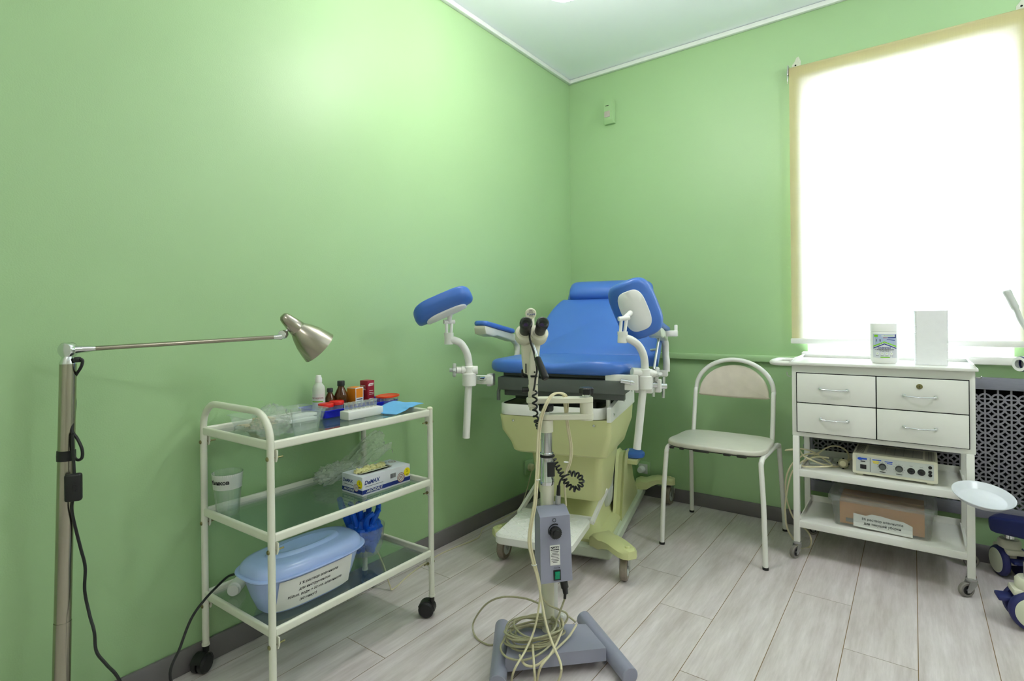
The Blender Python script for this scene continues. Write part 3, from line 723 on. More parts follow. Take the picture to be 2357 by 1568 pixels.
# ---- bottom shelf
tb = thing('storage_tub', 'pale blue lidded tub with a typed paper label on the bottom shelf', 'tub', (.262, -2.052, ZB), 0)
R = [[(x, y, z) for x, y in sq(a, b, 56, p_)] for a, b, z, p_ in ((.058, .125, 0, 3), (.068, .135, .004, 3), (.080, .150, .04, 3), (.092, .168, .10, 3.2), (.095, .171, .106, 3.2), (.102, .178, .107, 3.2), (.102, .178, .111, 3.2), (.09, .166, .111, 3.2))]
ob('tub_body', MB().loft(R), m_tub, tb)
R = []
for a, b, z, p_ in ((.092, .168, .106, 3.2), (.1055, .183, .107, 3.2), (.1085, .187, .111, 3.2), (.1075, .186, .114, 3.2), (.0985, .177, .115, 3.2), (.0955, .174, .130, 3.1), (.088, .166, .139, 3), (.076, .152, .1425, 2.8), (.058, .130, .143, 2.5), (.047, .117, .1445, 2.3), (.0425, .112, .151, 2.1), (.037, .104, .153, 2.0), (.028, .088, .1495, 2.0), (.014, .055, .1445, 2.0), (.004, .02, .143, 2.0)):
    R.append([(x, y, z) for x, y in sq(a, b, 56, p_)])
ob('lid', MB().loft(R), m_tub, tb)
q = MB()
def labf(u, v):   # follows the sloping front of the tub
    z = .012 + v * .088; a = .0705 + (.0925 - .0705) * (z / .1) ** .8; yy = -.125 + u * .235
    b = .14 + .03 * z / .1; xx = a * (1 - min(1, abs(yy / b)) ** 3.2) ** (1 / 3.2) + .0022
    return (xx, yy, z)
q.grid(18, 6, labf, 0)
def labt(x0, z0): return lambda v: (lambda P: (P[0] + .0006, P[1], P[2]))(labf(.5 + (v.x + x0) / .235, (z0 + v.y) / .088))
for k, (s_, dx) in enumerate((('5 % раствор аламинола', .0), ('для инструментов', -.012), ('950мл. воды + 50 мл. аламинола', -.006), ('(60 минут)', -.03))):
    q.text(s_, .0112, Matrix.Identity(4), 1, .014, .15, wrap=labt(dx, .067 - k * .0165))
ob('label', q, [m_paper, m_ink], tb, fix=False)

gc = thing('clear_container', 'ribbed clear round container of blue gloves on the bottom shelf', 'container', (.185, -1.772, ZB))
def rib(r, z): return [(r * (1 + .012 * (k % 2)) * math.cos(2 * PI * k / 72), r * (1 + .012 * (k % 2)) * math.sin(2 * PI * k / 72), z) for k in range(72)]
ob('container_body', MB().loft([rib(.045, 0), rib(.055, .003), rib(.066, .03), rib(.072, .092), rib(.0735, .096), rib(.072, .097), rib(.0705, .092), rib(.0645, .03), rib(.054, .006), rib(.04, .004)]), m_clearp, gc)
q = crumple((0, 0, .066), .058, 2.7, .34, (1.0, 1.0, 1.0), 44, 28, 9)
q.v = [Vector((p_.x, p_.y, max(p_.z, .0075))) for p_ in q.v]
q.v = [Vector((p_.x * min(1, .95 * (.051 + p_.z * .24) / max(1e-4, math.hypot(p_.x, p_.y))) if p_.z < .095 else p_.x, p_.y * min(1, .95 * (.051 + p_.z * .24) / max(1e-4, math.hypot(p_.x, p_.y))) if p_.z < .095 else p_.y, p_.z)) for p_ in q.v]
def finger(a, b, c, r):
    P = spline([a, b, c], 5); q.tube(P, [r * (1 - .35 * i / len(P)) for i in range(len(P))], 8)
for k in range(7):
    a = k * .95 + .2; finger((.03 * math.cos(a), .03 * math.sin(a), .09), (.05 * math.cos(a), .055 * math.sin(a), .135 + .012 * (k % 3)), (.055 * math.cos(a + .4), .06 * math.sin(a + .4), .15 + .02 * (k % 2)), .011)
finger((-.03, -.03, .09), (-.04, -.055, .16), (-.03, -.075, .205), .014); finger((0, -.01, .09), (.005, -.02, .16), (.01, -.03, .185), .013)
o = tag(ob('nitrile_gloves', q, m_nitrile, smooth=30), 'bundle of blue nitrile gloves stuffed into the ribbed container', 'gloves'); o.location = (.185, -1.772, ZB)
# ------------------------------------------------------------------ floor lamp
LB = Vector((.118, -2.600, 0)); LT = Vector((.106, -2.573, .9405))
lm = thing('floor_lamp', 'brushed steel floor lamp with a swing arm and cone shade over the trolley', 'lamp', LB)
def l_(p): return Vector(p) - LB
ax = (LT - LB).normalized()
q = MB().lathe([(0, 0), (.098, 0), (.1, .003), (.1, .016), (.094, .022), (.03, .028), (.022, .04), (0, .04)], 40)
ob('base', q, m_steel, lm)
q = MB().cyl(l_(LB + ax * .02), l_(LB + ax * .33), .0175, 24).cyl(l_(LB + ax * .33), l_(LB + ax * .332), .0165, 24).cyl(l_(LB + ax * .332), l_(LT), .0168, 24)
pole = ob('pole', q, m_steel, lm)
JT = at(157, 806, 1.302)
q = MB().lathe([(0, 0), (.0172, 0), (.0172, .003), (.0095, .022), (0, .022)], 24, 0, along(l_(LT), l_(LT) + Vector((0, 0, 1))))
ob('pole_cap', q, m_chrome, lm)
q = MB()
side = Vector((C_F.x, C_F.y, 0)).normalized()
q.lathe([(0, -.012), (.0165, -.012), (.0185, -.009), (.0185, .009), (.0165, .012), (.008, .0135), (0, .014)], 26, 0, frame(l_(JT), (0, 0, 1), -side))
ob('joint', q, m_chrome, lm)
AE = at(636, 776, 1.49)
d = (AE - JT).normalized()
q = MB().cyl(l_(JT + d * .05), l_(AE), .0058, 14)
ob('arm', q, m_steel, lm)
ob('arm_socket', MB().cyl(l_(JT + d * .012), l_(JT + d * .055), .0105, 16, r2=.0062), m_chrome, lm)
q = MB().cyl(l_(AE - d * .006), l_(AE + d * .014), .0062, 14, r2=.0095)
BJ = at(652, 770, 1.5)
q.lathe([(0, -.010), (.0105, -.009), (.0125, -.005), (.0125, .005), (.0105, .009), (0, .010)], 22, 0, frame(l_(BJ), (0, 0, 1), -side))
HB = at(664, 757, 1.51); q.cyl(l_(BJ), l_(HB), .0045, 10).cyl(l_(HB) - Vector((0, 0, .003)), l_(HB) + Vector((0, 0, .006)), .006, 10)
ob('joint', q, m_chrome, lm)
H0 = at(653, 729, 1.50); H1 = at(735, 801, 1.56)
hd = thing('lamp_head', None, None); hd.parent = lm
axd = (H1 - H0).normalized(); L = (H1 - H0).length
M = along(l_(H0), l_(H1))
k = L / .135
pr = [(0, -.006), (.008, -.005), (.0135, .0), (.017, .012), (.0205, .03), (.024, .05), (.0235, .0515), (.0245, .053), (.033, .068), (.0425, .090), (.0495, .115), (.054, .135), (.0525, .135), (.047, .112), (.038, .086), (.026, .060), (.02, .05), (0, .05)]
bpy.data.objects.remove(hd)
sh = ob('lamp_shade', MB().lathe([(r * k, z * k) for r, z in pr], 48, 0, M), m_steel, lm)
ob('bulb', MB().lathe([(0, .05), (.012, .052), (.016, .07), (.02, .09), (.017, .108), (.009, .116), (0, .118)], 20, 0, M), m_whiteplastic, sh)
# cord with inline switch, tied to the pole
def ap(px, py, d): return l_(at(px, py, d))
q = MB()
q.box(ap(178, 828, 1.30), (.014, .014, .013), bev=.003)
path = [ap(182, 826, 1.30), ap(190, 830, 1.30), ap(186, 846, 1.30), ap(172, 868, 1.31), ap(163, 890, 1.33), ap(160, 905, 1.335), ap(171, 912, 1.31), ap(172, 940, 1.31), ap(168, 965, 1.30), ap(166, 992, 1.29), ap(178, 1010, 1.29), ap(189, 1035, 1.29), ap(188, 1055, 1.29), ap(176, 1058, 1.29), ap(168, 1040, 1.29), ap(167, 1000, 1.285), ap(168, 1040, 1.28), ap(170, 1070, 1.28), ap(171, 1092, 1.28)]
q.tube(spline(path, 6), .0034, 8)
q2 = [ap(167, 1152, 1.28), ap(165, 1170, 1.28), ap(170, 1200, 1.29), ap(185, 1260, 1.30), ap(196, 1305, 1.30), ap(195, 1360, 1.30), ap(206, 1415, 1.29), ap(217, 1455, 1.27), ap(222, 1500, 1.27), ap(245, 1530, 1.26), ap(275, 1566, 1.26), l_((.10, -2.44, .004)), l_((.19, -2.46, .0036)), l_((.255, -2.42, .004)), l_((.235, -2.36, .01)), ap(392, 1562, 1.36), ap(415, 1490, 1.40), ap(440, 1425, 1.44), ap(470, 1382, 1.48), ap(500, 1350, 1.53), ap(524, 1328, 1.58), ap(540, 1322, 1.62)]
q.tube(spline(q2, 7), .0034, 8)
M = frame(l_(at(148, 991, 1.295)), (1, 0, 0), ax)
q.lathe([(.0172, -.012), (.0185, -.012), (.0190, 0), (.0185, .012), (.0172, .012)], 24, 0, along(l_(LB + ax * .722), l_(LB + ax * .9)))
ob('cord', q, m_cord, lm)
q = MB().box((0, 0, 0), (.034, .017, .066), 0, frame(ap(169, 1122, 1.278), Vector((C_R.x, C_R.y, 0)) + .5 * side, (0, 0, 1)), bev=.006, seg=3)
sw = ob('cord_switch', q, m_black, lm)
ob('rocker', MB().box((.004, -.0085, 0), (.008, .005, .016), 0, frame(ap(169, 1122, 1.278), Vector((C_R.x, C_R.y, 0)) + .5 * side, (0, 0, 1)), bev=.002), m_rubber, sw)
# cream extension cord along the skirting, its coupler behind the pale blue tub
q = MB()
P = [Vector((.0165, -.497, .202)), Vector((.03, -.505, .195)), Vector((.03, -.53, .14)), Vector((.025, -.56, .07)), Vector((.024, -.60, .02)), Vector((.027, -.66, .004)), Vector((.03, -.77, .0032)), Vector((.032, -.93, .0032)), Vector((.085, -1.04, .0032)), Vector((.068, -1.19, .0032)), Vector((.064, -1.30, .0032)), Vector((.09, -1.46, .0032)), Vector((.13, -1.59, .0032)), Vector((.125, -1.605, .02)), Vector((.10, -1.612, .09)), Vector((.06, -1.622, .15)), Vector((.016, -1.66, .19)), Vector((.013, -1.80, .238)), Vector((.013, -2.0, .245)), Vector((.02, -2.10, .242)), Vector((.075, -2.152, .240))]
q.tube(spline(P, 8), .0026, 8)
q.lathe([(0, 0), (.019, 0), (.02, .003), (.02, .016), (.014, .022), (0, .023)], 18, 0, frame((.0135, -.497, .203), (0, 1, 0), (1, 0, 0)))
o = tag(ob('extension_cord', q, m_creamcord, origin=True), 'thin cream cord running along the grey skirting to the left wall socket', 'cord')
q = MB().cyl((.080, -2.155, ZB + .02), (.112, -2.188, ZB + .02), .0195, 20, bev=.003).cyl((.112, -2.188, ZB + .02), (.118, -2.194, ZB + .02), .016, 18)
c2 = tag(ob('cord_coupler', q, m_whiteplastic, origin=True), 'white round cord socket behind the pale blue tub on the bottom shelf', 'socket')
# ------------------------------------------------------------------ examination chair (local: x across, y towards the head, z up)
EO = Vector((.5625, -1.062, 0)); EA = math.radians(14)
ec = thing('examination_chair', 'blue gynaecological examination chair with raised leg rests in the corner', 'examination chair', EO, EA)
_ei = (T(EO, EA)).inverted()
def e_(p): return _ei @ Vector(p)
def ea(px, py, d): return e_(at(px, py, d))
# base
q = MB().prism(rrect(-.188, .190, .062, 1.0, .012), .03, .080, 0, bev=.008)
ob('base_plate', q, m_pgreen, ec)
q = MB()
R = []
for (x0, x1, y0, y1, z, r) in ((-.165, .165, .10, .98, .078, .07), (-.165, .165, .10, .98, .092, .07), (-.155, .155, .11, .97, .102, .062), (-.12, .120, .15, .93, .112, .05), (-.10, .10, .2, .9, .15, .05), (-.09, .09, .26, .86, .22, .05)):
    R.append([(x, y, z) for x, y in rrect(x0, x1, y0, y1, r, 6)])
q.loft(R); ob('base_cover', q, m_ygreen, ec)
for s_ in (-1, 1):   # fin shaped cheeks either side of the lift
    q = MB(); pf = [(.40, .085), (.455, .24), (.495, .352), (.52, .372), (.585, .366), (.62, .34), (.70, .20), (.82, .085)]
    M = frame((0, 0, 0), (0, 1, 0), (1, 0, 0))
    q.prism([(y, z) for y, z in pf], .128 if s_ > 0 else -.172, .172 if s_ > 0 else -.128, 0, M, bev=.012)
    ob('cheek_cover', q, m_ygreen, ec)
q = MB().box((0, .50, .25), (.24, .28, .22), bev=.02).box((0, .47, .20), (.246, .22, .10), bev=.03)
ob('lift_housing', q, m_lgrey, ec)
def arm(poly, zt, th, a=None):
    pass
def leg_arm(x0, y0, x1, y1, w0, w1, z0, z1, name, strut=True):
    d = Vector((x1 - x0, y1 - y0, 0)); L = d.length; M = frame((x0, y0, 0), d, (0, 0, 1)); q = MB()
    R = []
    for t, w, zt, h in ((-.02, w0, z0, .05), (.12, w0, z0 + .015, .055), (.3, w0, z0 + .012, .05), (.45, w0 * .97, (z0 + z1) / 2 + .008, .042), (.62, w1 * 1.02, z1, .034), (.8, w1, z1 - .002, .034), (.95, w1 * .94, z1 - .004, .034), (1.06, w1 * .72, z1 - .006, .033), (1.12, w1 * .42, z1 - .008, .031)):
        x = t * L; c = .30 * w
        R.append([(x, -w / 2, zt - h), (x, w / 2, zt - h), (x, w / 2 * .98, zt - .012), (x, c, zt), (x, -c, zt), (x, -w / 2 * .98, zt - .012)])
    q.loft(R, 0, M); q.lathe([(0, 0), (.010, 0), (.010, .005), (.008, .008), (0, .009)], 16, 0, M @ Matrix.Translation((L * .97, 0, z1 - .006)))
    return ob(name, q, m_ygreen, ec)
def big_caster(parent, x, y, ang, brake=False):
    M = T((x, y, 0), ang); q = MB()
    q.lathe([(0, -.012), (.030, -.012), (.031, -.014), (.046, -.014), (.050, -.009), (.050, .009), (.046, .014), (.031, .014), (.030, .012), (0, .012)], 36, [1, 1, 0, 0, 0, 0, 0, 1, 1], M @ frame((0, 0, .050), (1, 0, 0), (0, 1, 0)))
    w = ob('caster_wheel', q, [m_dirtytyre, m_lgrey], parent)
    q = MB()
    for s_ in (-1, 1): q.prism([(-.018, .115), (.018, .115), (.014, .07), (.010, .042), (-.010, .042), (-.016, .07)], s_ * .019 - .0015, s_ * .019 + .0015, 0, M @ frame((0, 0, 0), (1, 0, 0), (0, -1, 0)))
    q.box((0, 0, .116), (.036, .042, .004), 0, M); q.cyl((0, -.022, .05), (0, .022, .05), .006, 12, 0, M)
    if brake: q.box((.035, 0, .09), (.03, .03, .012), 0, M @ Matrix.Rotation(.5, 4, 'Y'), bev=.002).box((.05, 0, .062), (.006, .03, .03), 0, M, bev=.002)
    ob('caster_fork', q, m_zinc, parent)
l1 = leg_arm(.135, .105, .284, -.045, .098, .088, .125, .147, 'leg'); big_caster(l1, .262, -.010, 1.62)
l2 = leg_arm(-.13, .105, -.272, -.03, .098, .088, .125, .147, 'leg'); big_caster(l2, -.258, -.004, 1.50)
l3 = leg_arm(.15, .93, .335, .95, .09, .08, .120, .150, 'leg'); big_caster(l3, .325, .945, 1.35, True)
l4 = leg_arm(-.15, .93, -.30, .95, .09, .08, .120, .150, 'leg'); big_caster(l4, -.295, .945, 1.5, True)
# footrest with tread plate and two carrying arms
FZ = .2
q = MB().prism(rrect(-.202, .112, -.245, .062, .035, 6), FZ - .036, FZ, 0, bev=.006)
ft = ob('footrest', q, m_white, ec)
q = MB().prism(rrect(-.194, .104, -.236, .056, .03, 6), FZ, FZ + .0015, 0)
for i in range(12):
    for j in range(12):
        x = -.182 + i * .0248; y = -.224 + j * .0248; a = .78 if (i + j) % 2 else -.78
        if abs(x + .045) > .143 or abs(y + .09) > .138: continue
        q.box((0, 0, .0004), (.021, .0055, .0022), 0, T((x, y, FZ + .0015), a), bev=.0009, seg=1)
ob('tread', q, m_whiteplastic, ft)
q = MB().box((-.045, .067, FZ - .008), (.32, .016, .020), bev=.004)
for x0, x1 in ((.118, .150), (-.208, -.165)):
    a = Vector((x0, .055, FZ - .012)); b_ = Vector((x1, .165, .285)); M = frame((a + b_) / 2, b_ - a, (1, 0, 0))
    Lh = (b_ - a).length
    q.prism([(x, y) for x, y in rrect(-Lh / 2 - .012, Lh / 2 + .012, -.013, .013, .012, 5)], -.006, .006, 0, M)
    q.cyl(a + Vector((.010 if x0 > 0 else -.010, 0, 0)), a + Vector((.004, 0, 0)), .006, 12)
ob('footrest_arm', q, m_white, ec)
# lower column cover and tub
q = MB()
def ring(x0, x1, y0, y1, z, r=.03): return [(x, y, z) for x, y in rrect(x0, x1, y0, y1, r, 5)]
q.loft([ring(-.118, .146, .06, .29, .272), ring(-.124, .152, .052, .30, .284), ring(-.15, .163, .042, .40, .45), ring(-.153, .166, .04, .43, .52)])
ob('column_cover', q, m_ygreen, ec)
q = MB()
q.loft([ring(-.176, .206, -.075, .27, .487, .03), ring(-.182, .214, -.092, .29, .497), ring(-.190, .222, -.098, .31, .53, .025), ring(-.222, .233, -.108, .365, .580, .02), ring(-.230, .236, -.112, .372, .642, .02)])
hs = ob('basin_housing', q, m_ygreen, ec)
q = MB()
for u, v, z in ((-.165, -.1125, .622), (.17, -.1125, .622)): ob('screw', MB().lathe([(0, 0), (.0055, 0), (.0045, .003), (0, .004)], 12, 0, frame((u, v, z), (1, 0, 0), (0, -1, 0))), m_chrome, hs)
q = MB()
o_ = lambda z, i=0.0: [(x, y, z) for x, y in inset(rrect(-.232, .212, -.118, .36, .05, 6), i)]
q.loft([o_(.645), o_(.684), o_(.688, .003), o_(.688, .010), o_(.684, .013), o_(.655, .022), o_(.648, .05)], [0, 0, 0, 1, 2, 2])
ob('basin_tray', q, [m_white, m_black, m_brown], ec)
q = MB()
q.add([(.224, -.128, .640), (.240, -.128, .640), (.240, .375, .645), (.224, .375, .645), (.224, -.128, .692), (.240, -.128, .692), (.240, .375, .742), (.224, .375, .742)], [[0, 1, 2, 3], [4, 7, 6, 5], [0, 4, 5, 1], [1, 5, 6, 2], [2, 6, 7, 3], [3, 7, 4, 0]])
q.tube([(.215, -.06, .67), (.215, -.06, .738), (.215, -.05, .746), (.215, .03, .752)], .009, 10)
rl = ob('side_rail', q, m_white, ec)
for v, z in ((-.08, .662), (.12, .69), (.30, .705)): ob('screw', MB().lathe([(0, 0), (.006, 0), (.005, .003), (0, .004)], 12, 0, frame((.2405, v, z), (0, 1, 0), (1, 0, 0))), m_chrome, rl)
# seat frame
q = MB().box((.03, .09, .772), (.52, .42, .052), bev=.004).box((.03, -.06, .745), (.50, .03, .055), bev=.003).box((-.17, .05, .72), (.08, .06, .06), bev=.004).box((.18, .05, .72), (.08, .06, .06), bev=.004).box((.03, .2, .68), (.2, .2, .2), bev=.004).box((.03, .12, .808), (.5, .40, .014))
q.tube([(-.235, -.07, .755), (-.235, -.09, .752), (-.235, -.1, .735), (-.235, -.1, .70)], .008, 8)
ob('seat_frame', q, m_dgrey, ec)
# cushions
def seatz(x, y, z):
    t = max(0, (-y - .0) / .14); fl = (abs(x - .03) / .19)
    return (-.012 * t * math.exp(-((x - .01) / .08) ** 2) + .008 * t * math.exp(-((abs(x - .01) - .17) / .1) ** 2)) * min(1, max(0, (z - .835) / .02)) if z > .835 else 0
sp = [(x, y - (.0 if y > 0 else .020 * math.exp(-((abs(x - .01) - .17) / .14) ** 2))) for x, y in sq(.305, .235, 96, 5, (.01, .115))]
q = MB().cushion(sp, .815, .866, .024, .008, 0, None, seatz)
st = ob('seat', q, m_blue, ec)
BD = Vector((0, .784, .621)); BN = Vector((0, -.621, .784)); BP = Vector((0, .285, .862))
BM = frame(BP, (1, 0, 0), BN)     # local x across, y up the back, z out of the cushion
side_ = [(.345, 0), (.348, .12), (.342, .25), (.325, .36), (.298, .43), (.279, .452)]
outl = [(x + .012, y) for x, y in side_]
out2 = spline([(x, y, 0) for x, y in outl], 4)
right = [(p_.x, p_.y) for p_ in out2]; left = [(.112 - x, y) for x, y in right][::-1]
q = MB().cushion(inset(right + left, 0), -.07, 0, .022, .01, 0, BM)
bk = ob('backrest', q, m_blue, ec)
hs_ = [(.276, .448), (.283, .50), (.28, .56), (.262, .595), (.22, .612), (.12, .618), (.06, .619)]
hr = [(p_.x, p_.y) for p_ in spline([(x, y, 0) for x, y in hs_], 4)]; hl = [(.12 - x, y) for x, y in hr][::-1][1:]
ob('head_section', MB().cushion(hr + hl, -.068, -.002, .02, .006, 0, BM), m_blue, ec)
q = MB(); R = []
for x, s_ in [(-.148, .3), (-.146, .62), (-.138, .85), (-.12, .97), (-.09, 1)] + [(-.03 + .06 * k, 1) for k in range(5)] + [(.232, .97), (.252, .85), (.262, .62), (.264, .3)]:
    R.append([(x, .502 + .062 * s_ * math.cos(a), .006 + .040 * s_ * math.sin(a) + (.018 if math.sin(a) > 0 else 0) * s_ - .014) for a in [2 * PI * k / 28 for k in range(28)]])
q.loft(R, 0, BM); ob('neck_pillow', q, m_blue, ec)
q = MB().box((.06, .26, -.085), (.12, .5, .03), 0, BM, bev=.004); ob('back_frame', q, m_dgrey, ec)
# armrests
for s_, x, y0, y1, z0, z1 in ((-1, -.362, -.01, .36, 1.008, .958), (1, .372, .08, .40, 1.0, .965)):
    a = Vector((x, y0, z0)); b_ = Vector((x, y1, z1)); M = frame(a, b_ - a, (0, -(z1 - z0), y1 - y0)); L = (b_ - a).length
    ar = thing('armrest', None, None); ar.parent = ec
    # x runs along the pad, y across
    q = MB().cushion(rrect(-.005, L * .92, -.034, .034, .026, 6), 0, .022, .009, .004, 0, M); ob('armrest_pad', q, m_blue, ar)
    q = MB(); R = []
    for t, w, h in ((0.0, .054, .014), (.012, .058, .036), (.09, .058, .04), (.14, .05, .030), (L * .9, .044, .038), (L, .034, .036)):
        R.append([(t, yy, zz - .001) for yy, zz in rrect(-w / 2, w / 2, -h, 0, .006, 3)])
    q.loft(R, 0, M); ob('armrest_base', q, m_cream if s_ < 0 else m_pgreen, ar)
    q = MB(); P = [M @ Vector((L * .86, 0, -.018)), M @ Vector((L * .99, 0, -.022)), Vector((x, y1 + .055, z1 - .055)), Vector((x, y1 + .063, z1 - .105)), Vector((x + .004 * s_, y1 + .055, .83)), Vector((x + .004 * s_, y1 + .05, .782))]
    q.tube(spline(P, 6), .0155, 14)
    q.box(((x + .03) / 2 + s_ * .12, y1 + .05, .775), (abs(x - .03) - .22, .04, .03), bev=.004)
    ob('armrest_post', q, m_white, ar)
# leg rests
def pad(M, parent):
    q = MB(); n = 40
    base = sq(.118, .088, n, 3.6)
    def tr(z): return lambda x, y: z
    R = []
    cz = lambda x, y: 4.2 * (y * y) * (1 - .1 * x) - .010 + .012 * max(0, x / .118) ** 3
    r = .016
    for k in range(5):
        a = -PI / 2 + PI / 2 * k / 4; R.append([(x, y, -.022 + r + r * math.sin(a) + cz(x, y)) for x, y in inset(base, r * (1 - math.cos(a)))])
    for k in range(5):
        a = PI / 2 * k / 4; R.append([(x, y, .026 - r + r * math.sin(a) + cz(x, y)) for x, y in inset(base, r * (1 - math.cos(a)))])
    qb = inset(base, r)
    for f in (.8, .55, .3, .1): R.append([(x * f, y * f, .026 + .002 * (1 - f) + cz(x * f, y * f)) for x, y in qb])
    R0 = [[(x * f, y * f, -.022 + cz(x * f, y * f)) for x, y in qb] for f in (.1, .4, .7)]
    q.loft(R0 + R, 0, M); ob('pad', q, m_blue, parent)
    q = MB(); bp = sq(.082, .052, n, 3.2)
    R = [[(x * f, y * f, z + cz(x * f, y * f)) for x, y in bp] for f, z in ((1, -.020), (1, -.0255), (.97, -.0275), (.6, -.028), (.2, -.028))]
    q.loft(R, 0, M); ob('pad_shell', q, m_whiteplastic, parent)
def legrest(sx, Mpad, D):
    """D: dict of local points"""
    lr_ = thing('leg_rest', None, None); lr_.parent = ec
    pad(Mpad, lr_)
    sl0, sl1 = D['sleeve']; q = MB()
    q.cyl(sl0, sl1, .0175, 18, bev=.002).cyl(Vector(sl1) - Vector((0, 0, .012)), Vector(sl1) + Vector((0, 0, .001)), .019, 18)
    P = spline(D['curve'], 8); q.tube(P, .0145, 14)
    q.cyl(D['curve'][-1], D['low'], .0145, 18); ob('leg_rest_post', q, m_white, lr_)
    q = MB(); a = Vector(sl1); b_ = Vector(D['hinge']); pc = Vector(D['padc']); ax = Vector(D['hax']).normalized()
    for s_ in (-1, 1): q.add([], []); q.tube([a + ax * s_ * .009 - Vector((0, 0, .004)), b_ + ax * s_ * .011], .006, 8)
    q.cyl(b_ - ax * .022, b_ + ax * .022, .0085, 14); q.tube([b_, pc], [.008, .011], 12)
    ob('hinge', q, m_whiteplastic, lr_)
    c = Vector(D['clamp']); q = MB()
    q.cyl(c + Vector((0, 0, -.062)), c + Vector((0, 0, -.012)), .0275, 22, bev=.002)
    r0, r1 = Vector(D['rod'][0]), Vector(D['rod'][1]); dd = (r1 - r0).normalized()
    q.cyl(r0, c + dd * .03, .0165, 16, bev=.002).cyl(c + dd * .03, r1, .0135, 16)
    q.cyl(c + Vector((0, 0, -.016)), c + Vector((0, 0, .016)), .022, 20, bev=.003)
    if D.get('br'): 
        for bx in D['br']: q.box(*bx)
    ob('clamp', q, m_white, lr_)
    q = MB(); kn = r1
    st_ = []
    for k in range(40):
        a = 2 * PI * k / 40; rr = .019 + .008 * math.cos(4 * a); st_.append((rr * math.cos(a), rr * math.sin(a)))
    q.prism(st_, 0, .014, 0, along(kn, kn + dd), bev=.003).cyl(kn + dd * .013, kn + dd * .026, .008, 12)
    ob('star_knob', q, m_lgrey, lr_)
    q = MB().cyl(D['chr'][0], D['chr'][1], .009, 14).cyl(D['chr'][0], Vector(D['chr'][0]) * .7 + Vector(D['chr'][1]) * .3, .012, 14)
    ob('locking_pin', q, m_chrome, lr_)
    for lv in D.get('lev', []): ob('release_lever', MB().cyl(lv[0], lv[1], .006, 10).cyl(lv[2], lv[3], .011, 12), m_chrome, lr_)
    return lr_
dL = 2.10; dR = 2.00
cR = _ei.to_3x3() @ C_R; cU = _ei.to_3x3() @ C_U; cF = _ei.to_3x3() @ C_F
def cam_vec(r, u, f): return cR * r + cU * u + cF * f
# left rest: trough seen edge-on
Lc = ea(1022, 708, 2.08)
ML = frame(Lc, cam_vec(.91, .40, .06), cam_vec(-.36, .92, .10))
legrest(-1, ML, dict(sleeve=(ea(1033, 793, dL), ea(1033, 767, dL)), hinge=ea(1034, 741, dL), padc=ML @ Vector((.012, 0, -.03)), hax=cam_vec(1, 0, .5),
    curve=[ea(1036, 783, dL), ea(1048, 784, dL), ea(1062, 792, dL + .02), ea(1074, 812, dL + .03), ea(1079, 835, dL + .04), ea(1080, 855, dL + .04)], low=ea(1073, 1008, dL + .05),
    clamp=ea(1080, 852, dL + .04), rod=(ea(1100, 852, dL + .04), ea(1050, 852, dL + .03)), chr=(ea(1124, 872, dL + .1), ea(1102, 871, dL + .06)),
    br=[(ea(1108, 874, dL + .1), (.10, .02, .036), 0, None, .004), (ea(1130, 874, dL + .16), (.018, .05, .05), 0, None, .003)]))
# right rest: its convex back turned to the camera
Rc = ea(1462, 712, 2.10)
MR = frame(Rc, cam_vec(.40, -.90, .10), cam_vec(.34, .10, .92))
legrest(1, MR, dict(sleeve=(ea(1432, 790, dR), ea(1433, 764, dR)), hinge=ea(1436, 733, dR), padc=ea(1451, 721, 2.06), hax=cam_vec(1, .1, .3),
    curve=[ea(1438, 778, dR), ea(1453, 783, dR), ea(1469, 795, dR + .02), ea(1480, 815, dR + .03), ea(1484, 838, dR + .04), ea(1484, 858, dR + .04)], low=ea(1466, 1034, dR + .04),
    clamp=ea(1483, 858, dR + .04), rod=(ea(1454, 856, dR + .03), ea(1508, 861, dR + .05)), chr=(ea(1460, 882, dR + .02), ea(1428, 877, dR + .02)),
    br=[(ea(1431, 880, dR + .035), (.125, .016, .058), 0, None, .005), (ea(1483, 885, dR + .06), (.066, .05, .062), 0, None, .004), (ea(1513, 888, dR + .07), (.03, .03, .05), 0, None, .004)],
    lev=[(ea(1505, 885, dR + .05), ea(1504, 913, dR + .05), ea(1497, 886, dR + .05), ea(1512, 886, dR + .05)), (ea(1528, 868, dR + .09), ea(1527, 916, dR + .09), ea(1518, 889, dR + .09), ea(1534, 889, dR + .09))]))
# right side extras: armrest bracket and gas strut
q = MB().box(ea(1545, 768, 2.35), (.055, .03, .026), bev=.004).box(ea(1556, 760, 2.36), (.012, .03, .045), bev=.003)
ob('accessory_bracket', q, m_white, ec)
q = MB().cyl(ea(1505, 850, 2.3), ea(1517, 775, 2.36), .0055, 10).cyl(ea(1498, 806, 2.38), ea(1512, 805, 2.36), .006, 10)
ob('gas_strut', q, m_zinc, ec)
# small blue stool pad seen low behind the chair
q = MB(); R = [[(.19 + a * .7 * math.cos(2 * PI * k / 28), .62 + a * .7 * math.sin(2 * PI * k / 28), z) for k in range(28)] for a, z in ((.05, .328), (.075, .332), (.08, .340), (.078, .352), (.06, .362), (.03, .366))]
q.loft(R); ob('rear_cushion', q, m_blue, ec)
q = MB().box((.17, .60, .317), (.10, .1, .024), bev=.004); ob('rear_bracket', q, m_ygreen, ec)
# ------------------------------------------------------------------ colposcope on a wheelless stand
KO = Vector((.823, -1.568, 0)); KA = math.radians(51.7)
kp = thing('colposcope', 'cream colposcope with twin black eyepieces on a grey floor stand', 'colposcope', KO, KA)
_ki = T(KO, KA).inverted()
def k_(p): return _ki @ Vector(p)
KD = 1.68
def ka(px, py, d=KD): return k_(at(px, py, d))
def kz(px, py, z): return k_(on_z(px, py, z))
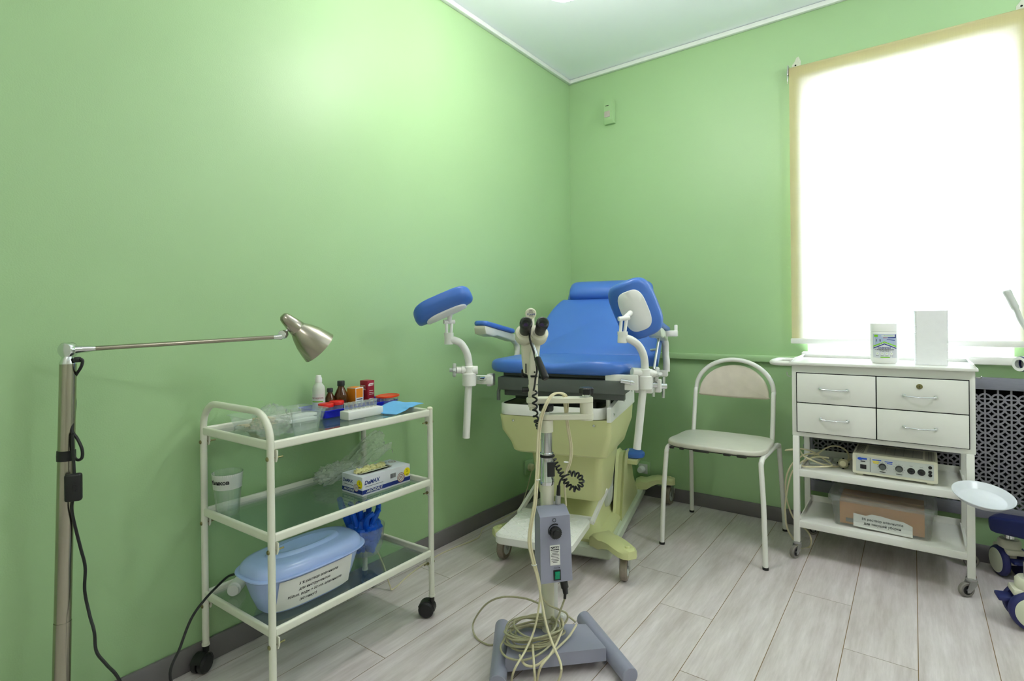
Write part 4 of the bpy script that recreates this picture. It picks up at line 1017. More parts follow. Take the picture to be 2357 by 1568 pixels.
# base: two round feet joined by a flat bar
R0, R1 = k_((.847, -1.391, .031)), k_((1.098, -1.574, .031)); L0, L1 = k_((.655, -1.585, .031)), k_((.815, -1.815, .031))
for a, b_ in ((R0, R1), (L0, L1)):
    q = MB().cyl(a, b_, .0245, 28, bev=.002)
    for t in (.08, .92): 
        c = a.lerp(b_, t); q.cyl((c.x, c.y, 0), (c.x, c.y, .012), .013, 14)
    ob('foot_bar', q, m_grey, kp)
c4 = [kz(1395, 1492, .068), kz(1163, 1517, .068), kz(1178, 1437, .068), kz(1349, 1437, .068)]
q = MB().loft([[(p_.x, p_.y, z) for p_ in c4] for z in (.03, .066, .068)]); ob('base_bar', q, m_grey, kp)
# pole, chrome tube, collars
q = MB().cyl((0, 0, .06), (0, 0, .528), .0212, 26)
po = ob('pole', q, m_cream, kp)
ob('scale_strip', MB().box((.020, -.014, .27), (.012, .004, .40), 0, None, bev=.001), m_whiteplastic, po)
q = MB().lathe([(0, .522), (.0225, .522), (.0235, .526), (.0235, .536), (.0205, .545), (.0205, .612), (.0215, .613), (.0215, .62), (.0178, .621), (.0178, .69), (0, .69)], 28)
ct_ = ob('chrome_tube', q, m_chrome, kp)
ob('rubber_ring', MB().lathe([(.0206, .606), (.0235, .608), (.0235, .614), (.0206, .616)], 24), m_rubber, ct_)
ob('clip_block', MB().box((.006, -.021, .572), (.024, .008, .045), bev=.002), m_black, ct_)
q = MB().cyl((0, 0, .684), (0, 0, .722), .0212, 26, bev=.001)
A1 = Vector((0, 0, .732)); A2 = ka(1350, 958); A2.z = .732
def armbar(a, b_, w, h):
    d = b_ - a; L = d.length; M = frame(a, d, (0, 0, 1))
    po_ = [(L * 0 + w / 2 * math.cos(t), w / 2 * math.sin(t)) for t in [PI / 2 + PI * k / 10 for k in range(11)]] + [(L + w / 2 * math.cos(t), w / 2 * math.sin(t)) for t in [-PI / 2 + PI * k / 10 for k in range(11)]]
    q.prism(po_, -h / 2, h / 2, 0, M, bev=.002)
armbar(A1, A2, .044, .017)
q.cyl(Vector((A2.x, A2.y, .72)), Vector((A2.x, A2.y, .775)), .0205, 24)
A3 = Vector((A2.x, A2.y, .783)); A4 = ka(1227, 926); A4.z = .783
armbar(A3, A4, .042, .017)
ob('swing_arm', q, m_cream, kp)
for c, z in ((A1, .7405), (A2, .7915)):
    q = MB().lathe([(0, 0), (.0135, 0), (.0135, .008), (0, .008)], 20, 1, T((c.x, c.y, z)))
    st_ = [((.0225 + .0017 * math.cos(8 * a)) * math.cos(a), (.0225 + .0017 * math.cos(8 * a)) * math.sin(a)) for a in [2 * PI * k / 64 for k in range(64)]]
    q.prism(st_, .008, .030, 0, T((c.x, c.y, z)), bev=.004)
    ob('clamp_knob', q, [m_black, m_chrome], kp)
# head column
HB_ = A4; up = Vector((0, 0, 1))
hx = _ki.to_3x3() @ Vector((C_R.x, C_R.y, 0)).normalized(); hf = _ki.to_3x3() @ Vector((C_F.x, C_F.y, 0)).normalized()
def hp(px, py, dd=0.0): return ka(px, py, KD + dd)
MH = frame(Vector((HB_.x, HB_.y, 0)), hx, up)          # x to the right, y away from the viewer's side
q = MB()
def hsec(z, w, dpt, cx=0, cy=0, r=.006): return [(cx + x, cy + y, z) for x, y in rrect(-w / 2, w / 2, -dpt / 2, dpt / 2, r, 3)]
q.loft([hsec(.764, .030, .030), hsec(.80, .030, .030), hsec(.83, .030, .030)], 0, MH)
q.cyl(MH @ Vector((0, 0, .752)), MH @ Vector((0, 0, .766)), .012, 16)
ob('head_column', q, m_cream, kp)
q = MB()
q.loft([hsec(.835, .026, .034, .002), hsec(.865, .034, .05, 0), hsec(.87, .046, .055, -.006, .0), hsec(.90, .050, .07, -.008, .01), hsec(.955, .060, .085, -.006, .02, .01), hsec(.985, .058, .075, -.004, .02, .01)], 0, MH)
q.loft([hsec(.80, .020, .018, -.002, -.022), hsec(.84, .022, .020, -.003, -.032), hsec(.93, .030, .024, .004, -.035), hsec(.945, .024, .02, .006, -.03)], 0, MH)
hb = ob('head_body', q, m_cream, kp)
q = MB().box(MH @ Vector((-.022, -.034, .885)), (.003, .003, .03)).cyl(MH @ Vector((.004, -.046, .875)), MH @ Vector((.004, -.049, .875)), .0028, 10)
ob('slot', q, m_black, hb)
for sx, cx_, cy_ in ((-1, 1207, 770), (1, 1240, 770)):
    cpt = hp(cx_, cy_, -.025)
    tip = hp(1212 if sx < 0 else 1251, 738, -.10)
    d = (tip - cpt).normalized(); M = along(cpt, tip)
    q = MB().lathe([(0, -.022), (.026, -.022), (.0285, -.018), (.0285, .010), (.027, .013), (.019, .015), (.019, .021), (0, .021)], 30, 0, M)
    eh = ob('eyepiece_housing', q, m_cream, kp)
    q = MB().lathe([(.0155, .018), (.0165, .022), (.0165, .054), (.0185, .056), (.0195, .068), (.0185, .076), (.0150, .078), (.012, .070), (.0105, .066), (.0105, .062), (.007, .058), (0, .057)], 30, [0, 0, 0, 0, 0, 0, 1, 1, 1, 1, 2], M)
    ob('eyepiece', q, [m_black, m_dgrey, mat('violet lens coating', S(64, 44, 84), .05, .4)], eh)
# round maker's tag on a stalk at the back of the head
tg = hp(1222, 722, .01)
q = MB().cyl(tg + hf * .0, tg + hf * .06, .0172, 28, bev=.002).cyl(tg + hf * .05 - up * .005, MH @ Vector((-.004, .03, .975)), .013, 14)
tgo = ob('lamp_cap', q, m_cream, kp)
q = MB(); M = frame(tg - hf * .0006, hx, -hf) 
M = frame(tg - hf * .0006, hx, -hf)
q.text('SCANER', .0068, M @ Matrix.Translation((0, -.0025, 0)), 0, .03, .15)
for k, (w, y) in enumerate(((.010, .009), (.014, .0045), (.013, -.0075))): q.rect(-w / 2, w / 2, y - .0007, y + .0007, 0, 1, M)
ob('print', q, [m_navyink, m_ink], tgo, fix=False)
# focusing grip
g0, g1, g2 = hp(1225, 791, -.05), hp(1237, 826, -.075), hp(1256, 872, -.11)
q = MB().cyl(g0, g1, .0058, 12); gr = ob('grip_rod', q, m_chrome, kp)
q = MB().lathe([(0, -.003), (.009, -.003), (.0105, 0), (.0115, (g2 - g1).length - .006), (.010, (g2 - g1).length), (.0075, (g2 - g1).length + .002), (0, (g2 - g1).length + .002)], 22, 0, along(g1, g2)); ob('grip_handle', q, m_black, gr)
q = MB()
for (px, py, r, l) in ((1206, 856, .0085, .026), (1207, 897, .009, .024)):
    a = hp(px, py, -.005); q.cyl(a - hx * .008, a + hx * l, r, 16, bev=.002)
q.cyl(hp(1203, 860, -.005), hp(1203, 868, -.01), .004, 10)
q.box(hp(1228, 866, -.04), (.020, .02, .006), 0, None, bev=.001)
ob('adjusting_knob', q, m_black, kp)
# light cable: straight run, then a coil, then a second coil to the control box
q = MB()
P = [hp(1222, 735, -.02), hp(1221, 757, -.04), hp(1219, 775, -.06), hp(1222, 790, -.07), hp(1229, 812, -.07), hp(1236, 850, -.065), hp(1233, 868, -.055), hp(1231, 885, -.05), hp(1228, 900, -.05)]
q.tube(spline(P, 6), .0030, 8)
def coil(P, turns, rad, r, n=14):
    P = spline(P, 8); L = [0]
    for a, b_ in zip(P[:-1], P[1:]): L.append(L[-1] + (b_ - a).length)
    tot = L[-1]; out = []; N = int(turns * n)
    for k in range(N + 1):
        s_ = tot * k / N; i = max(j for j in range(len(L)) if L[j] <= s_ + 1e-9); i = min(i, len(P) - 2)
        c = P[i].lerp(P[i + 1], (s_ - L[i]) / max(1e-9, L[i + 1] - L[i])); t = (P[i + 1] - P[i]).normalized()
        nx = (Vector((.3, .8, .1)) - t * t.dot(Vector((.3, .8, .1)))).normalized(); ny = t.cross(nx); a = 2 * PI * k / n
        out.append(c + nx * rad * math.cos(a) + ny * rad * math.sin(a))
    return out
q.tube(coil([hp(1231, 900, -.045), hp(1231, 930, -.045), hp(1234, 965, -.03), hp(1243, 990, .02), hp(1250, 1010, .05), hp(1266, 1042, .05)], 12, .0068, .0030), .0030, 7)
q.tube(coil([hp(1266, 1042, .045), hp(1278, 1065, .03), hp(1290, 1086, .01), hp(1306, 1115, -.01), hp(1322, 1126, -.01), hp(1336, 1118, -.01), hp(1338, 1102, -.01), hp(1326, 1092, -.01), hp(1310, 1090, -.01)], 19, .0072, .0030), .0030, 7)
P = [hp(1310, 1092, -.01), hp(1300, 1096, -.02), hp(1290, 1106, -.02), hp(1286, 1122, -.02)]
q.tube(spline(P, 5), .003, 8)
q.lathe([(0, 0), (.0052, 0), (.0062, .020), (.0062, .030), (0, .030)], 14, 0, along(hp(1286, 1118, -.02), hp(1285, 1142, -.02)))
ob('light_cable', q, m_black, kp)
ob('cable_connector', MB().cyl(hp(1285, 1140, -.02), hp(1284, 1160, -.02), .0085, 16), m_zinc, kp)
# control box, slightly tapering with a sloping shoulder
bc = ka(1274, 1340, KD - .05); MBx = T((-.002, -.056, .258), math.radians(-1.5))
pf = [(-.034, 0), (.030, 0), (.034, .206), (.010, .207), (-.022, .191)]
q = MB(); w0, w1 = .049, .0465
q.loft([[(s_ * (w0 if z < .1 else w1), y, z) for y, z in pf] for s_ in (-1, -.97, .97, 1)], 0, MBx)
cb = ob('control_box', q, m_grey, kp)
ang = math.atan2(.012, .191)
MF = MBx @ frame((0, -.0345, 0), (1, 0, 0), (0, -math.cos(ang), math.sin(ang)))
q = MB().lathe([(0, 0), (.0175, 0), (.0175, .004), (.0165, .004), (.0165, .014), (.0105, .016), (.0105, .022), (0, .022)], 24, 0, MF @ Matrix.Translation((-.002, .146, 0)))
for k in range(20): 
    a = 2 * PI * k / 20; q.box((.0165 * math.cos(a), .0165 * math.sin(a), .009), (.003, .003, .010), 0, MF @ Matrix.Translation((-.002, .146, 0)), bev=.0005, seg=1)
ob('dimmer_knob', q, m_black, cb)
q = MB()
z = .0006
for k in range(12):
    a0, a1 = math.radians(205 - k * 12), math.radians(205 - (k + 1) * 12)
    r1, r2 = .0185, .0195 + .0002 * k
    q.add([(-.002 + r * math.cos(a), .148 + r * math.sin(a), z) for a, r in ((a0, r1), (a1, r1), (a1, r2 + .0015), (a0, r2 + .001))], [[0, 1, 2, 3]], 0, MF)
q.disc(-.003, .180, .0052, z, 0, MF, 20, .0038)
for k in range(8): a = PI / 4 * k; q.box((-.003 + .0058 * math.cos(a), .180 + .0058 * math.sin(a), z), (.0022, .0012, .0002), 0, MF @ Matrix.Identity(4))
ob('markings', q, [m_ink, m_paper], cb, fix=False, smooth=0); q = MB()
q.rect(-.019, .012, .050, .108, z, 1, MF)
q.rect(-.0165, .0095, .093, .1035, z + .0002, 0, MF); q.text('SCANER', .0088, MF @ Matrix.Translation((-.0032, .0982, z + .0004)), 1, .03, .1)
for k in range(8):
    w = (.024, .018, .025, .025, .02, .025, .022, .014)[k]; y = .0885 - k * .0044; q.rect(-.0035 - w / 2, -.0035 + w / 2, y, y + .0014, z + .0002, 0, MF)
ob('rating_plate', q, [m_ink, m_paper], cb, fix=False, smooth=0)
ob('switch_lettering', MB().text('СЕТЬ', .0075, MF @ Matrix.Translation((.001, .0415, z)), 0, .0), m_ink, cb, fix=False, smooth=0)
sw_ = ob('switch_frame', MB().box((.001, .021, .001), (.022, .030, .004), 0, MF, bev=.001), m_black, cb)
ob('rocker_switch', MB().box((.001, .0265, .0032), (.015, .011, .006), 0, MF, bev=.001).box((.001, .0155, .002), (.015, .011, .004), 0, MF, bev=.001), m_greenlight, sw_)
q = MB().cyl(ka(1297, 1336, KD - .04), ka(1300, 1352, KD - .04), .012, 14).cyl(ka(1300, 1350, KD - .04), ka(1302, 1366, KD - .04), .0095, 14, r2=.008).cyl(ka(1301, 1364, KD - .04), ka(1300, 1378, KD - .04), .0045, 10)
ob('mains_plug', q, m_black, kp)
# cream cables: looped over the arm, down past the box to the floor
q = MB(); d1 = KD - .03
P = [ka(1301, 962, KD + .02), ka(1303, 930, KD + .01), ka(1299, 911, KD), ka(1284, 905, KD - .01), ka(1268, 911, KD - .03), ka(1255, 932, KD - .05), ka(1243, 965, KD - .05), ka(1238, 1005, KD - .05), ka(1236, 1060, KD - .06), ka(1233, 1110, KD - .08), ka(1229, 1160, KD - .10), ka(1220, 1210, KD - .11), ka(1217, 1250, KD - .11), ka(1225, 1290, KD - .11), ka(1238, 1335, KD - .11), ka(1247, 1385, KD - .12), ka(1258, 1440, KD - .14), ka(1273, 1485, KD - .17), ka(1288, 1520, KD - .2), ka(1292, 1545, KD - .23), kz(1283, 1572, .01), kz(1262, 1592, .006)]
q.tube(spline(P, 6), .0034, 8)
P2 = [p_ + hx * .006 + hf * .004 for p_ in P[:14]] + [ka(1243, 1350, KD - .1), ka(1240, 1400, KD - .1), ka(1228, 1455, KD - .12), ka(1208, 1500, KD - .16), ka(1185, 1540, KD - .2), kz(1177, 1570, .012), kz(1178, 1600, .006)]
q.tube(spline(P2, 6), .0032, 8)
P3 = [ka(1297, 913, KD), ka(1300, 940, KD + .01), ka(1306, 985, KD + .02), ka(1313, 1030, KD + .03), ka(1311, 1060, KD + .03), ka(1303, 1085, KD + .03), ka(1300, 1120, KD + .02), ka(1303, 1165, KD + .01)]
q.tube(spline(P3, 6), .0032, 8); q.tube(spline([p_ + hx * .005 for p_ in P3[:6]], 6), .0028, 8)
P4 = [ka(1292, 1424, KD - .02), ka(1296, 1440, KD - .05), ka(1286, 1470, KD - .1), ka(1268, 1505, KD - .15), ka(1245, 1535, KD - .19), kz(1236, 1568, .012), kz(1230, 1600, .006)]
q.tube(spline(P4, 6), .0034, 8)
P5 = [ka(1196, 1508, KD - .14), ka(1208, 1530, KD - .17), ka(1232, 1533, KD - .17), ka(1258, 1515, KD - .15), ka(1285, 1490, KD - .1), ka(1310, 1465, KD - .06), ka(1327, 1438, KD - .03)]
q.tube(spline(P5, 6), .0034, 8)
P6 = [ka(1226, 1485, KD - .13), ka(1228, 1515, KD - .16), ka(1230, 1545, KD - .19), kz(1232, 1575, .012)]
q.tube(spline(P6, 5), .0034, 8)
ob('cream_cables', q, m_creamcord, kp)
# heap of braided cable wound on the base bar
q = MB(); rn = random.Random(5)
cc = kz(1238, 1470, .08)
for k in range(11):
    a_, b2 = .055 + .0052 * (k % 5) + .004 * rn.random(), .040 + .005 * (k % 4) + .004 * rn.random()
    ox, oy, ph = rn.uniform(-.012, .012), rn.uniform(-.012, .012), rn.random() * 6
    P = []
    for j in range(14):
        t = 2 * PI * j / 14
        P.append(Vector((cc.x - .012 + ox + a_ * math.cos(t) * 1.15, cc.y + .012 + oy + b2 * math.sin(t) * 1.15, .0735 + k * .0042 + .006 * math.sin(2 * t + ph))))
    q.tube(spline(P, 4, True), .0030, 7, closed=True)
P = [kz(1172, 1455, .1), kz(1152, 1490, .085), kz(1170, 1515, .078), kz(1215, 1518, .078), kz(1262, 1490, .085), kz(1290, 1450, .1), kz(1292, 1425, .11), ka(1305, 1418, KD), ka(1325, 1432, KD - .02)]
q.tube(spline(P, 6), .003, 8)
P = [ka(1242, 1390, KD - .06), ka(1205, 1377, KD - .02), ka(1155, 1375, KD + .0), kz(1118, 1392, .12), kz(1092, 1428, .04), kz(1089, 1452, .015), kz(1100, 1472, .0035), kz(1122, 1484, .0035), kz(1138, 1484, .0035)]
q.tube(spline(P, 7), .003, 8)
P = [ka(1300, 1378, KD - .04), ka(1292, 1400, KD - .04), ka(1283, 1425, KD - .05), ka(1270, 1450, .05 + KD - .1)]
q.tube(spline(P, 5), .003, 8)
q.tube(spline([ka(1245, 1372, KD - .05), ka(1262, 1392, KD - .05), ka(1288, 1404, KD - .03), ka(1304, 1412, KD - .03), ka(1306, 1425, KD - .03), ka(1296, 1440, KD - .04)], 5), .003, 8)
ob('braided_cable', q, m_clearcord, kp)
q = MB().lathe([(0, 0), (.0145, 0), (.0155, .003), (.0155, .016), (.006, .020), (.004, .03), (0, .03)], 20, 0, along(ka(1295, 1416, KD + .0), ka(1292, 1424, KD - .06))); ob('white_plug', q, m_whiteplastic, kp)
q = MB()
for px, py, dd in ((1237, 1104, -.075), (1229, 1300, -.11), (1303, 1064, .03)): 
    c = ka(px, py, KD + dd); q.tube([c + hx * .007 * math.cos(a) + hf * .006 * math.sin(a) for a in [2 * PI * k / 10 for k in range(10)]], .0016, 6, closed=True)
ob('cable_tie', q, m_whiteplastic, kp)
# ------------------------------------------------------------------ side chair
SO = Vector((1.025, -.35, 0))
ch = thing('side_chair', 'white tubular chair with a worn vinyl seat and rounded back', 'chair', SO)
def s_(x, y, z): return Vector((x, y, z)) - SO
tr_ = .0105
# front legs joined by side tubes that run back along the seat and turn down as rear legs
for xf, xs, xr, sg in ((.813, .828, .791, -1), (1.250, 1.232, 1.240, 1)):
    P = [s_(xf, -.597, .006), s_(xf + .4 * (xs - xf), -.585, .24), s_(xs, -.572, .405), s_(xs, -.565, .425), s_(xs, -.548, .437), s_(xs, -.50, .440), s_(xs, -.30, .440), s_(xs + .002 * sg, -.245, .438), s_(xs + .003 * sg, -.228, .428), s_(xs + .004 * sg, -.215, .40), s_(xr, -.115, .006)]
    q = MB().tube(spline(P, 6), tr_, 14); l = ob('leg_frame', q, m_white, ch)
    for p_ in (P[0], P[-1]): 
        q = MB().lathe([(0, -.006), (.0125, -.006), (.0122, .004), (0, .004)], 14, 0, T(p_)); ob('foot_tip', q, m_rubber, l)
q = MB()
P = [s_(.846, -.262, .43)]
top = .815; yb = -.20
P = [s_(.848, -.275, .440), s_(.850, -.255, .47), s_(.850, -.235, .56), s_(.851, -.215, .66)]
for k in range(13):
    a = PI - PI * k / 12; P.append(s_(1.032 + .181 * math.cos(a), -.205 + .012 * math.sin(a), .672 + .150 * math.sin(a)))
P += [s_(1.213, -.215, .66), s_(1.214, -.235, .56), s_(1.214, -.255, .47), s_(1.212, -.275, .440)]
q.tube(spline(P, 4), tr_, 14); ob('back_frame', q, m_white, ch)
arc = [(.162 * math.cos(PI * k / 20), .148 * math.sin(PI * k / 20)) for k in range(21)]
pol = [(x, y) for x, y in arc] + [(-.166, -.006), (-.155, -.012), (0, -.014), (.155, -.012), (.166, -.006)]
q = MB().cushion(pol, -.012, .012, .009, .006, 0, frame(s_(1.032, -.212, .652), (1, 0, 0), (0, -1, .18)), lambda x, y, z: -1.2 * (0.02 - x * x) * .6)
ob('backrest', q, m_vinylw, ch)
sp_ = [(x * (1 + .03 * (y < 0)), y) for x, y in sq(.208, .178, 48, 4.5)]
q = MB().cushion(sp_, .0, .022, .008, .004, 0, T(s_(1.029, -.415, .449)))
ss = ob('seat', q, m_seatw, ch)
q = MB().prism(inset(sp_, .006), -.004, .002, 0, T(s_(1.029, -.415, .449)))
for x, w in ((.86, .02), (.905, .02), (.99, .07), (1.10, .03), (1.16, .04)): q.box(s_(x, -.588, .446), (w, .012, .010), 0, None, bev=.003)
ob('torn_backing', q, m_dirt, ss)

# ------------------------------------------------------------------ drawer cart by the window
DO = Vector((1.62, -.25, 0))
dc = thing('drawer_cart', 'white enamel cart with four drawers and two open shelves under the window', 'cart', DO)
def d_(x, y, z): return Vector((x, y, z)) - DO
X0_, X1_, Y0_, Y1_ = 1.320, 1.923, -.400, -.075
q = MB().box(d_((X0_ + X1_) / 2, (Y0_ + Y1_) / 2 + .004, (.52 + .826) / 2), (X1_ - X0_, Y1_ - Y0_ - .008, .306), bev=.003)
ob('cabinet_body', q, m_white, dc)
q = MB()
# dark gaps behind the drawer fronts
q.box(d_(1.622, -.3975, .667), (.568, .004, .254)); ob('drawer_gap', q, m_dark, dc, smooth=0)
for ix, (xa, xb) in enumerate(((1.341, 1.6215), (1.6235, 1.904))):
    for iz, (za, zb) in enumerate(((.6675, .792), (.542, .6655))):
        q = MB().box(d_((xa + xb) / 2, -.402, (za + zb) / 2), (xb - xa - .002, .008, zb - za - .002), bev=.0012)
        dr = ob('drawer', q, m_white, dc)
        xm = (xa + xb) / 2 - .004; zm = (za + zb) / 2 - (.0 if not (ix == 1 and iz == 0) else .006); hw = .048
        q = MB().tube(spline([d_(xm - hw, -.406, zm), d_(xm - hw, -.420, zm), d_(xm - hw + .012, -.425, zm - .001), d_(xm, -.429, zm - .002), d_(xm + hw - .012, -.425, zm - .001), d_(xm + hw, -.420, zm), d_(xm + hw, -.406, zm)], 4), [.0042] * 5 + [.0034] * 15 + [.0042] * 5, 10)
        for sg in (-1, 1): q.cyl(d_(xm + sg * hw, -.406, zm), d_(xm + sg * hw, -.411, zm), .0065, 14, bev=.001)
        ob('handle', q, m_chrome, dr)
        if ix == 1 and iz == 0: ob('lock', MB().cyl(d_(xm, -.4055, zm + .038), d_(xm, -.4095, zm + .038), .010, 20, bev=.001).box(d_(xm, -.4100, zm + .038), (.0015, .001, .008), 1), [m_brass, m_black], dr)
q = MB()
x0, x1, y0, y1, z0 = 1.312, 1.931, -.412, -.066, .826
q.box(d_((x0 + x1) / 2, (y0 + y1) / 2, z0 + .006), (x1 - x0, y1 - y0, .012), bev=.003)
for xx, sg in ((x0, 1), (x1, -1)):
    q.add([d_(xx + sg * a, y, z) for y in (y0 + .002, y1) for a, z in ((0, z0 + .004), (.004, z0 + .004), (.016 , z0 + .026), (.012, z0 + .027))], [[0, 1, 5, 4], [1, 2, 6, 5], [2, 3, 7, 6], [3, 0, 4, 7], [0, 3, 2, 1], [4, 5, 6, 7]])
q.add([d_(x, y1 - a, z) for x in (x0 + .01, x1 - .01) for a, z in ((0, z0 + .004), (.004, z0 + .004), (.016, z0 + .026), (.012, z0 + .027))], [[0, 1, 5, 4], [1, 2, 6, 5], [2, 3, 7, 6], [3, 0, 4, 7], [0, 3, 2, 1], [4, 5, 6, 7]])
ob('tray_top', q, m_white, dc)
q = MB().tube(spline([d_(1.322, -.352, .826), d_(1.27, -.355, .827), d_(1.236, -.34, .828), d_(1.228, -.30, .829), d_(1.228, -.20, .829), d_(1.236, -.16, .828), d_(1.27, -.145, .827), d_(1.322, -.148, .826)], 5), .0105, 14)
ob('push_handle', q, m_white, dc)
q = MB().tube(spline([d_(1.322, -.39, .775), d_(1.308, -.392, .775), d_(1.303, -.394, .782), d_(1.302, -.395, .793)], 4), .0018, 6).tube(spline([d_(1.922, -.39, .805), d_(1.937, -.392, .803), d_(1.94, -.393, .81)], 4), .002, 6)
ob('side_hook', q, m_zinc, dc)
LX = (1.335, 1.906); LY = (-.392, -.095)
for x in LX:
    for y in LY:
        l = ob('leg', MB().box(d_(x, y, (.068 + .522) / 2), (.024, .024, .454), bev=.002), m_white, dc)
for zt_ in (.378, .160):
    q = MB().box(d_(1.6205, -.2435, zt_ - .014), (.566, .316, .028), bev=.002).box(d_(1.6205, -.085, zt_ + .012), (.55, .004, .03), bev=.001)
    for x in (1.349, 1.892): q.box(d_(x, -.2435, zt_ + .008), (.004, .28, .02))
    ob('shelf', q, m_white, dc)
def swivel(parent, x, y, ang, ztop=.07):
    q = MB(); M = T((x, y, 0), ang)
    q.lathe([(0, ztop - .012), (.014, ztop - .012), (.017, ztop - .008), (.017, ztop - .003), (.012, ztop), (0, ztop)], 20, 0, M)
    for sg in (-1, 1): q.prism([(-.014, ztop - .01), (.012, ztop - .01), (.024, .032), (.024, .018), (.014, .018), (-.010, .045)], sg * .0125 - .001, sg * .0125 + .001, 0, M @ frame((0, 0, 0), (1, 0, 0), (0, -1, 0)))
    q.cyl((.019, -.015, .0265), (.019, .015, .0265), .004, 10, 0, M)
    f_ = ob('caster_fork', q, m_zinc, parent)
    q = MB().lathe([(0, -.006), (.013, -.006), (.0165, -.0085), (.0235, -.0085), (.0265, -.005), (.0265, .005), (.0235, .0085), (.0165, .0085), (.013, .006), (0, .006)], 30, [1, 1, 0, 0, 0, 0, 0, 1, 1], M @ frame((.019, 0, .0265), (1, 0, 0), (0, 1, 0)))
    ob('caster_wheel', q, [m_wheelgrey, m_black], f_)
for x, y, an in ((LX[0], LY[0], 4.3), (LX[1], LY[0], 3.75), (LX[0], LY[1], .6), (LX[1], LY[1], .3)):
    p0 = d_(x, y, 0); swivel(dc, p0.x, p0.y, an)

# things on the cart top
TZ = .8386
cn = thing('wipes_canister', 'white canister of wipes with a green and blue chevron label', 'canister', (1.6455, -.285, TZ))
R = [[(x, y, z) for x, y in sq(a, a, 40, 2.6)] for a, z in ((.040, 0), (.044, .004), (.0475, .018), (.0475, .126), (.0465, .128), (0.046, .129))]
ob('canister_body', MB().loft(R), m_whiteplastic, cn)
ob('lid', MB().loft([[(x, y, z) for x, y in sq(a, a, 40, 2.6)] for a, z in ((.046, .129), (.0475, .130), (.0475, .160), (.0462, .162), (.03, .1615))]), m_whiteplastic, cn)
q = MB()
def cyl_w(x, y, r=.0492): # wrap on the superellipse front
    c = .0480; t = max(-.96, min(.96, (x) / c)); yy = -c * (1 - abs(t) ** 2.6) ** (1 / 2.6)
    return (x * .985, yy - (r - .0485), y)
CT = Matrix.Rotation(math.radians(6), 4, 'Z')
q.grid(16, 8, lambda u, v: cyl_w((u - .5) * .080, .024 + v * .096, .0488), 0, CT)
def wq(poly, mi, r=.0491):
    V = []; F = []
    n = 10
    (xa, ya0, ya1), (xb, yb0, yb1) = poly
    for i in range(n + 1):
        t = i / n; x = xa + (xb - xa) * t; V += [cyl_w(x, ya0 + (yb0 - ya0) * t, r), cyl_w(x, ya1 + (yb1 - ya1) * t, r)]
    for i in range(n): F.append([2 * i, 2 * i + 2, 2 * i + 3, 2 * i + 1])
    q.add(V, F, mi, CT)
wq(((-.039, .074, .119), (.039, .074, .119)), 5); wq(((-.039, .066, .0725), (-.002, .084, .0905)), 2); wq(((-.002, .084, .0905), (.039, .066, .0725)), 2)
wq(((-.039, .067, .067), (-.002, .067, .0845)), 0, .0492); wq(((-.002, .067, .0845), (.039, .067, .067)), 0, .0492)
wq(((-.039, .060, .064), (-.002, .078, .082)), 3, .0494); wq(((-.002, .078, .082), (.039, .060, .064)), 3, .0494)
wq(((-.012, .109, .117), (.034, .109, .117)), 0, .0493); wq(((.010, .103, .107), (.038, .103, .108)), 3, .0493); wq(((-.006, .103, .106), (.010, .104, .106)), 6, .0493); wq(((.0345, .103, .118), (.038, .103, .118)), 3, .0493)
wq(((-.036, .108, .117), (-.024, .108, .117)), 2, .0493); wq(((-.03, .088, .098), (-.028, .09, .1)), 1, .0493); wq(((-.018, .09, .1), (-.015, .088, .098)), 1, .0493); wq(((.006, .097, .099), (.034, .093, .096)), 3, .0493)
wq(((-.016, .024, .0275), (.016, .024, .0275)), 2, .0493)
q.text('EuroCleaner', .0062, CT, 2, .01, .2, wrap=lambda v: cyl_w(v.x + .012, v.y + .113, .0495))
q.text('САЛФЕТКИ', .0078, CT, 3, .03, wrap=lambda v: cyl_w(v.x - .002, v.y + .063, .0496))
q.text('С ДЕЗИНФИЦИРУЮЩИМ', .0052, CT, 1, .02, wrap=lambda v: cyl_w(v.x - .002, v.y + .0565, .0496))
q.text('СРЕДСТВОМ', .0052, CT, 1, .02, wrap=lambda v: cyl_w(v.x - .002, v.y + .051, .0496))
for k in range(4):
    cx = -.026 + k * .016
    q.add([cyl_w(cx + .005 * math.cos(2 * PI * j / 16), .0405 + .005 * math.sin(2 * PI * j / 16), .0494) for j in range(16)], [list(range(16))], 4, CT)
    wq(((cx - .0015, .039, .0405), (cx + .0015, .0415, .043)), 2, .0496); wq(((cx - .005, .0315, .0325), (cx + .005, .0315, .0325)), 1, .0494)
ob('label', q, [mat('label grey', S(206, 208, 214), .4), m_ink, m_green, m_navyink, m_paper, mat('label blue grey', S(170, 184, 212), .4), m_redink], cn, fix=False)
tw = thing('paper_towel_stack', 'tall stack of folded white paper towels on the cart', 'paper towels', (1.797, -.285, TZ), .06)
q = MB(); N = 60; hgt = .212
R = []
for k in range(N + 1):
    z = hgt * k / N; w = .0505 + (.0005 if k % 2 else 0) + .0010 * noise.noise(Vector((0, 0, k * .9))); d = .043 + (.0003 if k % 2 else 0)
    R.append([(x + .001 * noise.noise(Vector((3, 0, k * .6))), y, z) for x, y in rrect(-w, w, -d, d, .008, 4)])
q.loft(R); ob('towels', q, m_tissue, tw, smooth=20)

